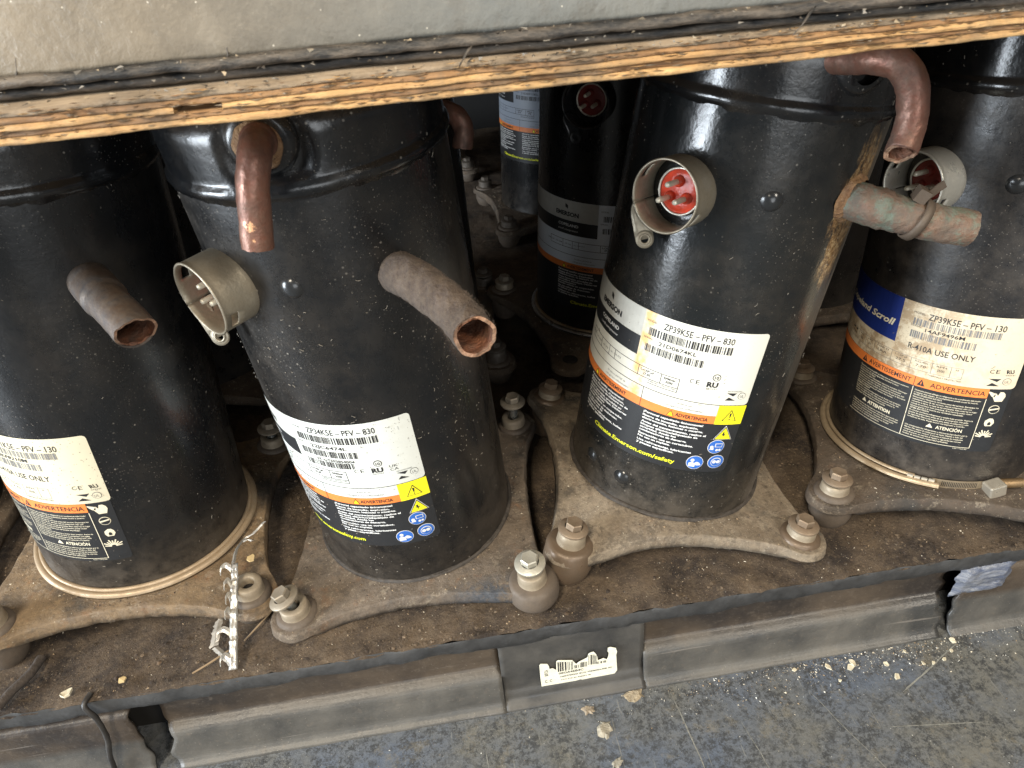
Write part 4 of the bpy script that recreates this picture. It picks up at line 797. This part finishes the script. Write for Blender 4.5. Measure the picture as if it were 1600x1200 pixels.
for (x0_, y0_, x1_, y1_, w_) in ((.142, .318, .150, .215, .0007), (-.02, .300, -.012, .215, .0005), (.40, .318, .33, .285, .0009), (.255, .300, .285, .225, .0004), (.19, .285, .20, .21, .0004), (.05, .245, .12, .235, .0004), (.30, .260, .38, .250, .0005), (-.10, .30, -.06, .22, .0004)):
    L_ = []
    for i in range(25):
        t = i / 24; cx = x0_ + (x1_ - x0_) * t + .0012 * fbm(t * 3, x0_ * 9, 1); cy = y0_ + (y1_ - y0_) * t; ww = w_ * (.5 + .8 * abs(fbm(t * 12, x0_, 3))) * (1 if .05 < t < .95 else .3); dx_, dy_ = (y1_ - y0_), -(x1_ - x0_); q_ = math.hypot(dx_, dy_); L_.append(((cx - dx_ / q_ * ww, cy - dy_ / q_ * ww, FL + .0005), (cx + dx_ / q_ * ww, cy + dy_ / q_ * ww, FL + .0005)))
    g.grid([[p[0] for p in L_], [p[1] for p in L_]], False, 0, True)
o = g.build('scratches', plain('scratch_pale', (.20, .20, .18), .7, 0, .4, 400), fl_, False); o['kind'] = 'stuff'
g = G(); box(g, -4, 4, 1.95, 2.05, FL - .01, 2.6); tag(g.build('added_wall', plain('added_wall_dark', (.010, .009, .008), .8), None, False), kind='structure')  # unseen wall added to keep the gap behind the pallet dark

# ------------------------------------------------------------------ plywood and upper pallet
ply = empty('plywood_sheet', loc=(0, .30, -.068)); tag(ply, 'plywood sheet with raw orange layered edge lying across the compressors', 'plywood')
def wood(name, a, b, sc_):
    n = NT(name, .75); k = n.noise(1, 6, .7, n.mapped((25, 160, 420))); k2 = n.noise(70, 5, .7, n.mapped((.35, 1, 1))); c = n.mix(n.mrange(k, .35, .65), a, b); c = n.mix(n.math('MULTIPLY', n.mrange(k2, .52, .68), .6), c, tuple(x * .45 for x in a)); c = n.mix(n.math('MULTIPLY', n.mrange(n.noise(24, 7, .75), .48, .66), .65), c, (.14, .105, .07)); n.col(c); n.bump(k, .0010); n.bump(k2, .0020); return n.m
wl = wood('light_veneer', (.36, .20, .080), (.60, .38, .165), 1); wd_ = wood('brown_veneer', (.17, .090, .040), (.36, .20, .085), 1); wt = wood('dusty_veneer', (.21, .155, .10), (.33, .25, .165), 1)
Z0 = -.0685; th = [.0027, .0023, .0024, .0023, .0026]; z = Z0
for k, (t, m) in enumerate(zip(th, (wl, wd_, wl, wd_, wt))):
    segs = [(-.95, -.0935), (-.0752, 1.05)] if k == 2 else [(-.95, 1.05)]
    g = G()
    for (a, b) in segs:
        nn = max(2, int((b - a) / .003)); loop = []
        for i in range(nn + 1):
            x = a + (b - a) * i / nn; off = .0010 * fbm(x * 60, k * 3, 1) + .0024 * abs(fbm(x * 14, k * 7, 2)) + .0008 * abs(fbm(x * 150, k * 7, 2)) + (.0006 if k % 2 else 0) + (.0012 if k == 4 else 0); yb = .295 + off
            zj0 = .0005 * fbm(x * 24, k, 5); zj1 = .0005 * fbm(x * 24, k + 1, 5)
            if k == 0: zj0 *= 1.0
            loop.append([(x, 1.72, z + zj0), (x, yb + .0006, z + zj0), (x, yb - .0004, z + t * .25 + zj0), (x, yb + .0003 * fbm(x * 200, k, 0), z + t * .6), (x, yb + .0005, z + t + zj1), (x, 1.72, z + t + zj1)])
        g.grid([list(r) for r in zip(*loop)], False, 0, True)
        for e_ in (loop[0], loop[-1]): g.add(e_, [(0, 1, 2, 3, 4, 5)])
    g.build('veneer', m, ply); z += t
r = random.Random(5); g = G()
for _ in range(900):
    x = r.uniform(-.25, .36); zz_ = Z0 + r.uniform(.0004, .0130); ln_ = r.uniform(.0015, .008); h_ = r.uniform(.0001, .0004); y = .2955 + .0012 * abs(fbm(x * 14, 3, 2)) - r.uniform(.0004, .0012)
    g.add([(x, y + .0012, zz_), (x + ln_ * .5, y, zz_ + h_ * .6 + r.uniform(-.0004, .0004)), (x + ln_, y + .0012, zz_ + r.uniform(-.0003, .0003)), (x + ln_ * .5, y + .0006, zz_ - h_)], [(0, 3, 1), (1, 3, 2), (0, 1, 2)], r.randint(0, 2))
o = g.build('splinters', [wl, wd_, wt], ply, False); o['kind'] = 'stuff'
ZT = z
up_ = empty('upper_plastic_pallet', loc=(0, .31, ZT)); tag(up_, 'dusty grey plastic pallet resting on the plywood sheet at the top', 'pallet')
n = NT('dusty_grey_plastic', .50); c1_ = n.noise(9, 7, .7); xg = n.mrange(n.sep(0), -.10, .03); c = n.mix(xg, n.mix(n.mrange(c1_, .35, .65), (.150, .125, .092), (.235, .195, .140)), n.mix(n.mrange(c1_, .35, .65), (.095, .100, .094), (.175, .172, .152)))
c = n.mix(n.math('MULTIPLY', n.mrange(n.noise(45, 8, .8), .50, .68), .55), c, (.10, .085, .065)); c = n.mix(n.math('MULTIPLY', n.mrange(n.noise(18, 4, .6, n.mapped((.3, 1, 3))), .58, .66), .5), c, (.34, .32, .27)); c = n.mix(n.mrange(n.voro(160), .07, .03), c, (.5, .46, .38))
n.col(c); n.rgh(n.mrange(c1_, .3, .7, .26, .62)); n.bump(n.noise(140, 6, .7), .0006); n.bump(n.noise(25, 5), .0022); m_up = n.m
n = NT('dark_scuffed_lip', .5); k = n.noise(90, 6, .75, n.mapped((.4, 1, 1.5))); n.col(n.mix(n.mrange(k, .42, .66), (.014, .013, .012), (.13, .105, .080))); n.bump(k, .0015); m_uplip = n.m
def ub(x): return .3045 - .045 * (x + .16)
def loft(name, prof, m, x0=-.95, x1=1.05, amp=1.0, seed=0, flip=True):
    nn = int((x1 - x0) / .004); rows = []
    for (y, zz) in prof: rows.append([(x0 + (x1 - x0) * i / nn, ub(x0 + (x1 - x0) * i / nn) + y + amp * (.0010 * fbm((x0 + (x1 - x0) * i / nn) * 20, zz * 90, seed) + .0005 * fbm((x0 + (x1 - x0) * i / nn) * 110, zz * 200, seed)), zz + amp * (.0008 * fbm((x0 + (x1 - x0) * i / nn) * 18, 4, seed) + .0005 * fbm((x0 + (x1 - x0) * i / nn) * 120, 3, seed + zz * 70))) for i in range(nn + 1)])
    g = G().grid(rows, False, 0, flip); return g.build(name, m, up_)
loft('gap_shade_strip', [(.030, ZT + .0010), (.0075, ZT + .0010), (.0066, ZT + .0018), (.0066, ZT + .0036), (.0075, ZT + .0042), (.030, ZT + .0045)], m_uplip, amp=.8, seed=3)  # dark strip standing for the black shade of the gap over the plywood
loft('lower_lip', [(.030, ZT + .0050), (.0045, ZT + .0050), (.0028, ZT + .0056), (.0025, ZT + .0070), (.0030, ZT + .0086), (.0046, ZT + .0094), (.0070, ZT + .0098)], m_uplip, amp=1.1, seed=6)
loft('side_wall', [(.030, ZT + .0092), (.0056, ZT + .0092), (.0050, ZT + .0110), (.0062, ZT + .018), (.0085, ZT + .034), (.0105, ZT + .050), (.0120, ZT + .070), (.0125, ZT + .100), (.0300, ZT + .102), (1.4, ZT + .102)], m_up, amp=.6, seed=8)
m_scrt = plain('scratch_dark', (.06, .05, .04), .7)
for k, pts in enumerate(([(-0.1304, -0.0238), (-0.1359, -0.0275), (-0.1412, -0.0298), (-0.1447, -0.0349), (-0.1484, -0.0434), (-0.1502, -0.0478)], [(-0.0667, -0.0332), (-0.0691, -0.0419), (-0.0703, -0.0468)], [(-0.0539, -0.0304), (-0.0569, -0.0308), (-0.0588, -0.0339), (-0.0599, -0.0347)])):
    P3 = [(x, ub(x) + .0050 + .0085 * max(0, (zz - (ZT + .010)) / .03) - .0002, zz) for x, zz in pts]; P3 = [p + Vector((.0006 * noise.noise((i * .9, k, 1)), 0, .0004 * noise.noise((i * .9, k, 5)))) for i, p in enumerate(spline(P3, 4))]; sweep(P3, lambda t: .00030 + .0003 * abs(noise.noise((t * 6, k, 2))), 6, None, .0001, k).build('crack', m_scrt, up_)
# crumbs and torn film packed into the gap above the board
r = random.Random(77); g = G()
for _ in range(520):
    x = r.uniform(-.25, .35); s_ = r.choice((.0004, .0007, .0011)) * r.uniform(.6, 1.3); y = ub(x) + r.uniform(-.004, .003); z_ = ZT + r.choice((.0004, .0004, .0045, .0095)) ; v = [(x + s_ * r.uniform(-1.6, 1.6), y + s_ * r.uniform(-1, 1), z_ + s_ * r.uniform(-.3, 1)) for _k in range(4)]
    g.add(v, [(0, 1, 2), (0, 3, 1), (1, 3, 2), (2, 3, 0)], r.randint(0, 2))
o = g.build('crumbs', [plain('crumb_tan', (.34, .27, .18), .9), plain('crumb_dark', (.05, .04, .03), .9), plain('crumb_grey', (.22, .20, .17), .9)], up_, False); o['kind'] = 'stuff'
for k, (x, ln_, dz) in enumerate(((.022, .006, .0050), (.158, .010, .0075))):
    y = ub(x); P_ = [Vector((x, y + .0020, ZT + dz)), Vector((x - ln_ * .35, y - .0005, ZT + dz * .6)), Vector((x - ln_ * .6, y - .0018, ZT + dz * .25)), Vector((x - ln_ * .8, y - .0008, ZT - .0010))]
    P_ = spline(P_, 5); rows = [[p + Vector((s_ * .0011 * (1 - i / len(P_) * .6), 0, s_ * .0006)) for i, p in enumerate(P_)] for s_ in (-1, 0, 1)]; q = G().grid(rows, False).build('peeling_film', m_uplip, up_, True); q.modifiers.new('s', 'SOLIDIFY').thickness = .0003
# ------------------------------------------------------------------ loose things
e = empty('torn_metal_strip', loc=(-.197, .341, -.470)); tag(e, 'crumpled silver serrated metal strip leaning across the leftmost base plate', 'metal strip')
m_sil = metal_mat('silver_foil', (.55, .54, .51), .33, .7, .55, (.30, .25, .18))
Pb = Vector((-.1955, .3385, -.4690)); Pt = Vector((-.1945, .4060, -.4270)); al = (Pt - Pb); Lg = al.length; al.normalize(); sd = Vector((-1, 0, 0)); sd = (sd - al * sd.dot(al)).normalized(); up3 = al.cross(sd) if al.cross(sd).z > 0 else sd.cross(al)
g = G(); rows = []
for i in range(40):
    t = i / 39; wv_ = .0062 - .0014 * t; z_ = .0020 * fbm(t * 9, 1, 1) + .0014 * fbm(t * 34, 4, 1); rows.append([Pb + al * (t * Lg) + sd * (q * wv_) + up3 * (z_ + (.0006 if q in (.25, .75) else 0) + .0006 * fbm(t * 25, q * 9, 2)) for q in (0, .25, .5, .75, 1.0 + .12 * noise.noise((t * 40, 1, 1)))])
g.grid(rows, False); o = g.build('strip', m_sil, e, True, 35); sm = o.modifiers.new('s', 'SOLIDIFY'); sm.thickness = .0006
for k, t in enumerate((.10, .34, .52, .66, .80, .95)):
    p = Pb + al * (t * Lg) + sd * .0056; ln = (.006, .009, .003, .0025, .004, .007)[k]; pts = [p, p + sd * ln * .5 + al * .003 + up3 * .002, p + sd * ln * .9 + al * .001 + up3 * .004, p + sd * ln - al * .004 + up3 * .003]
    P_ = spline(pts, 5); n_p = len(P_); rows = [[p + al * (.0026 * (1 - a_ / n_p) + .0004) * s_ + up3 * .0004 * (1 - abs(s_)) for a_, p in enumerate(P_)] for s_ in (-1, 0, 1)]; q = G().grid(rows, False).build('tooth', m_sil, e, False); q.modifiers.new('s', 'SOLIDIFY').thickness = .0005
def ribbon(name, pts, wd, par, mat, seed):
    P_ = spline(pts, 8); rows = []
    for s in (-1, 0, 1): rows.append([p + Vector((wd * s * (.7 + .5 * noise.noise((i * .7, seed, s))), wd * .3 * s, .0008 * noise.noise((i, seed, s * 3)) + (.0008 if s == 0 else 0))) for i, p in enumerate(P_)])
    o = G().grid(rows, False).build(name, mat, par, False); sm = o.modifiers.new('s', 'SOLIDIFY'); sm.thickness = .0005; return o
ribbon('twig', [(-.1980, .4060, -.4270), (-.1990, .4220, -.4290), (-.1960, .4360, -.4320), (-.1880, .4400, -.4300), (-.1800, .4480, -.4270)], .0016, e, m_sil, 1)
ribbon('twig', [(-.1975, .4330, -.4325), (-.1930, .4350, -.4320), (-.1890, .4330, -.4320)], .0014, e, m_sil, 4)
ribbon('branch', [(-.1990, .3420, -.4705), (-.2080, .3520, -.4690), (-.2160, .3600, -.4680)], .0030, e, m_sil, 2); ribbon('branch', [(-.2170, .3610, -.4680), (-.2160, .3720, -.4640), (-.2140, .3820, -.4620), (-.2060, .3850, -.4600)], .0042, e, m_sil, 3)
g = sweep(spline([(-.2000, .4065, -.4405), (-.2140, .4080, -.4330), (-.2165, .4020, -.4340)], 6), .0005, 6, None); 
def chip(name, label, loc, size, mat, seed, th=.0012, cat='paint flake', group=None):
    r = random.Random(seed); k = 17 if name == 'mortar_lump' else r.randint(5, 8); top = []; bot = []
    for i in range(k):
        a = 2 * math.pi * i / k + r.uniform(-.3, .3); q = size * r.uniform(.55, 1.1); x, y = q * math.cos(a), q * .75 * math.sin(a); z_ = r.uniform(0, th); top.append((x * .7, y * .7, th + z_ * .3) if k == 17 else (x, y, th + z_)); bot.append((x * (1.12 if k == 17 else .95), y * (1.12 if k == 17 else .95), -.0003 if k == 17 else z_ * .3))
    g = G(); g.add(top + bot, [tuple(range(k)), tuple(range(2 * k - 1, k - 1, -1))] + [(i, i + k, (i + 1) % k + k, (i + 1) % k) for i in range(k)]); o = g.build(name, mat, None, False); o.location = loc; o.rotation_euler = (r.uniform(-.15, .15), r.uniform(-.15, .15), r.uniform(0, 6)); tag(o, label, cat, group); return o
m_fl = plain('cream_flake', (.60, .54, .40), .8, 0, .2, 200, .0005); m_fly = plain('yellow_scrap', (.62, .47, .24), .7, 0, .2, 90)
chip('paper_scrap', 'small tan paper scrap beside the open hole of the leftmost base plate', (-.1905, .4200, -.4400), .0060, m_fly, 3, .0008, 'scrap')
chip('paint_flake', 'cream flake on the right arm of the tan base plate', (.2330, .3930, -.4535), .0042, m_fl, 4, .0012)
chip('paint_flake', 'long white flake on the dirt near the left end of the deck edge', (-.3230, .3440, -.4725), .0050, m_fl, 5, .0018)
chip('paint_flake', 'small tan flake on the dirt right of the long white one', (-.2840, .3480, -.4725), .0040, m_fly, 6)
chip('mortar_lump', 'round cream mortar lump on the blue floor below the sticker', (.0790, .2985, FL), .0098, plain('mortar', (.30, .27, .21), .95, 0, .3, 150, .002), 7, .0022, 'debris')
chip('mortar_lump', 'crumbly tan patch of mortar touching the pallet below the sticker', (.0690, .3170, FL), .0065, plain('mortar_b', (.27, .22, .16), .95, 0, .3, 150, .002), 8, .0014, 'debris')
chip('mortar_lump', 'elongated tan crumb on the floor right of the sticker', (.1100, .3220, FL), .0120, plain('mortar_c', (.27, .22, .15), .95, 0, .3, 150, .002), 9, .0011, 'debris')
chip('mortar_lump', 'flat beige spot of mortar at the bottom edge of the floor', (.0820, .2700, FL), .0065, plain('mortar_d', (.28, .26, .21), .95, 0, .3, 150, .002), 10, .0012, 'debris')
rr = random.Random(31)
spots = sorted((rr.uniform(.25, .40), rr.uniform(.003, .028), rr.uniform(.0018, .0042)) for _ in range(14))
names_ = ('leftmost', 'second', 'third', 'fourth', 'fifth', 'sixth', 'seventh', 'eighth', 'ninth', 'tenth', 'eleventh', 'twelfth', 'thirteenth', 'rightmost')
for k, (x, dy_, sz) in enumerate(spots):
    lb = ('large' if sz > .0033 else 'medium' if sz > .0025 else 'tiny') + ' pale paint flake, ' + names_[k] + (' ' if k in (0, 13) else ' from left ') + 'of those on the floor by the pallet'
    chip('paint_flake', lb, (x, .3255 - dy_, FL + .0003), sz, m_fl, 40 + k, .0009, 'paint flake', 'paint flakes on the floor by the pallet')
def grit(name, n, fn, size, mats, seed):
    r = random.Random(seed); g = G()
    for _ in range(n):
        x, y, z_ = fn(r); s = size * r.choice((.5, .7, 1, 1.6)) * r.uniform(.7, 1.2); v = [(x + s * r.uniform(-1, 1), y + s * r.uniform(-1, 1), z_ + s * r.uniform(-.1, .5)) for _k in range(3)] + [(x, y, z_ + s * .9)]
        g.add(v, [(0, 1, 2), (0, 3, 1), (1, 3, 2), (2, 3, 0)], r.choice(range(len(mats))))
    return tag(g.build(name, mats, None, False), kind='stuff')
def clods(name, n, fn, mats, seed):
    r = random.Random(seed); g = G(); base = [Vector(p) for p in ((0, 0, 1), (.9, 0, .3), (.3, .85, .3), (-.7, .5, .3), (-.7, -.5, .3), (.3, -.85, .3), (0, 0, -.4))]
    for _ in range(n):
        x, y, z_, s_ = fn(r); v = [Vector((x, y, z_)) + Vector((b.x * s_ * r.uniform(.6, 1.3), b.y * s_ * r.uniform(.6, 1.3), b.z * s_ * .45 * r.uniform(.4, 1.2))) for b in base]
        g.add(v, [(0, i + 1, (i + 1) % 5 + 1) for i in range(5)] + [(6, (i + 1) % 5 + 1, i + 1) for i in range(5)], r.randrange(len(mats)))
    return tag(g.build(name, mats, None, False), kind='stuff')
tag(clods('dirt_clods', 1100, lambda r: (r.uniform(-.5, .55), .338 + abs(r.gauss(0, .09)), DECK + .0012, r.choice((.0006, .0009, .0013, .0022)) * r.uniform(.6, 1.1)), [m_deck, plain('clod_dark', (.045, .032, .024), .95, 0, .4, 200, .001), plain('clod_brown', (.105, .072, .046), .95, 0, .4, 200, .001)], 9), 'dark crumbly dirt clods lying all over the pallet deck', 'dirt')
def ringed(r):
    cx, cy = r.choice(((-.0525, .4648), (-.2877, .4868), (.175, .471), (.4243, .4569))); a = r.uniform(0, 6.28); d = .112 + abs(r.gauss(0, .02)); x_, y_ = cx + d * math.cos(a), max(.338, cy + d * math.sin(a)); return (x_, y_, DECK + .001, r.choice((.0007, .0010, .0014, .0020)) * r.uniform(.6, 1.1))
tag(clods('packed_dirt', 2600, ringed, [m_deck, m_deck, plain('clod_tan', (.13, .095, .063), .95, 0, .4, 200, .001)], 19), 'brown crumbly dirt packed round and under the base plates', 'dirt')
tag(grit('deck_grit', 5200, lambda r: (r.uniform(-.5, .6), .337 + abs(r.gauss(0, .10)), DECK + .0015), .00065, gm[:3] + [gm[2], gm[1]], 3), 'fine pale and brown grit strewn over the pallet deck', 'grit')
tag(grit('floor_grit', 1700, lambda r: (r.gauss(.30, .10), .3255 - abs(r.gauss(0, .014)), FL), .0007, gm, 4), 'loose pale crumbs and grit along the foot of the pallet', 'grit')
tag(grit('floor_specks', 1200, lambda r: (r.uniform(-.4, .6), r.uniform(.18, .33), FL), .0005, gm, 8), 'scattered pale specks over the blue floor', 'grit')
# fibres on the deck
o = sweep(spline([(-.2300, .3420, -.4700), (-.2180, .3480, -.4690), (-.2050, .3560, -.4685)], 6), .0008, 6, None, .0002).build('straw', gm[1], None); tag(o, 'thin straw stalk on the dirt left of the silver strip', 'straw')
o = sweep(spline([(-.1950, .3640, -.4700), (-.1850, .3760, -.4690), (-.1730, .3920, -.4680)], 6), .0007, 6, None, .0002).build('wood_splinter', gm[1], None); tag(o, 'short brown splinter lying right of the silver strip', 'splinter')
o = sweep(spline([(-.3060, .3420, -.4735), (-.3085, .3330, -.4760), (-.3040, .3300, -.4900), (-.3060, .3290, -.5150), (-.3130, .3280, -.5400), (-.3180, .3270, -.5705)], 8), .0020, 10, None, .0004).build('black_cord', plain('black_cord_rubber', (.025, .022, .019), .5, 0, .4), None); tag(o, 'thin black cord hanging over the left end of the lower pallet', 'cord')
o = sweep(spline([(-.3550, .3800, -.4710), (-.3580, .3650, -.4700), (-.3660, .3520, -.4700), (-.3720, .3400, -.4715)], 8), .0035, 8, None, .0005).build('webbing_strap', plain('dark_webbing', (.045, .035, .028), .9, 0, .3, 300, .001), None); tag(o, 'short dark webbing strap on the dirt at the lower left corner', 'strap')
def recenter(root):
    inv = Matrix.Translation(-root.location)
    for ch in root.children_recursive: ch.data.transform(inv)
for nm in ('plywood_sheet', 'upper_plastic_pallet', 'torn_metal_strip'): recenter(bpy.data.objects[nm])
for o in list(bpy.data.objects):
    if o.type == 'MESH' and not o.data.polygons: bpy.data.objects.remove(o)
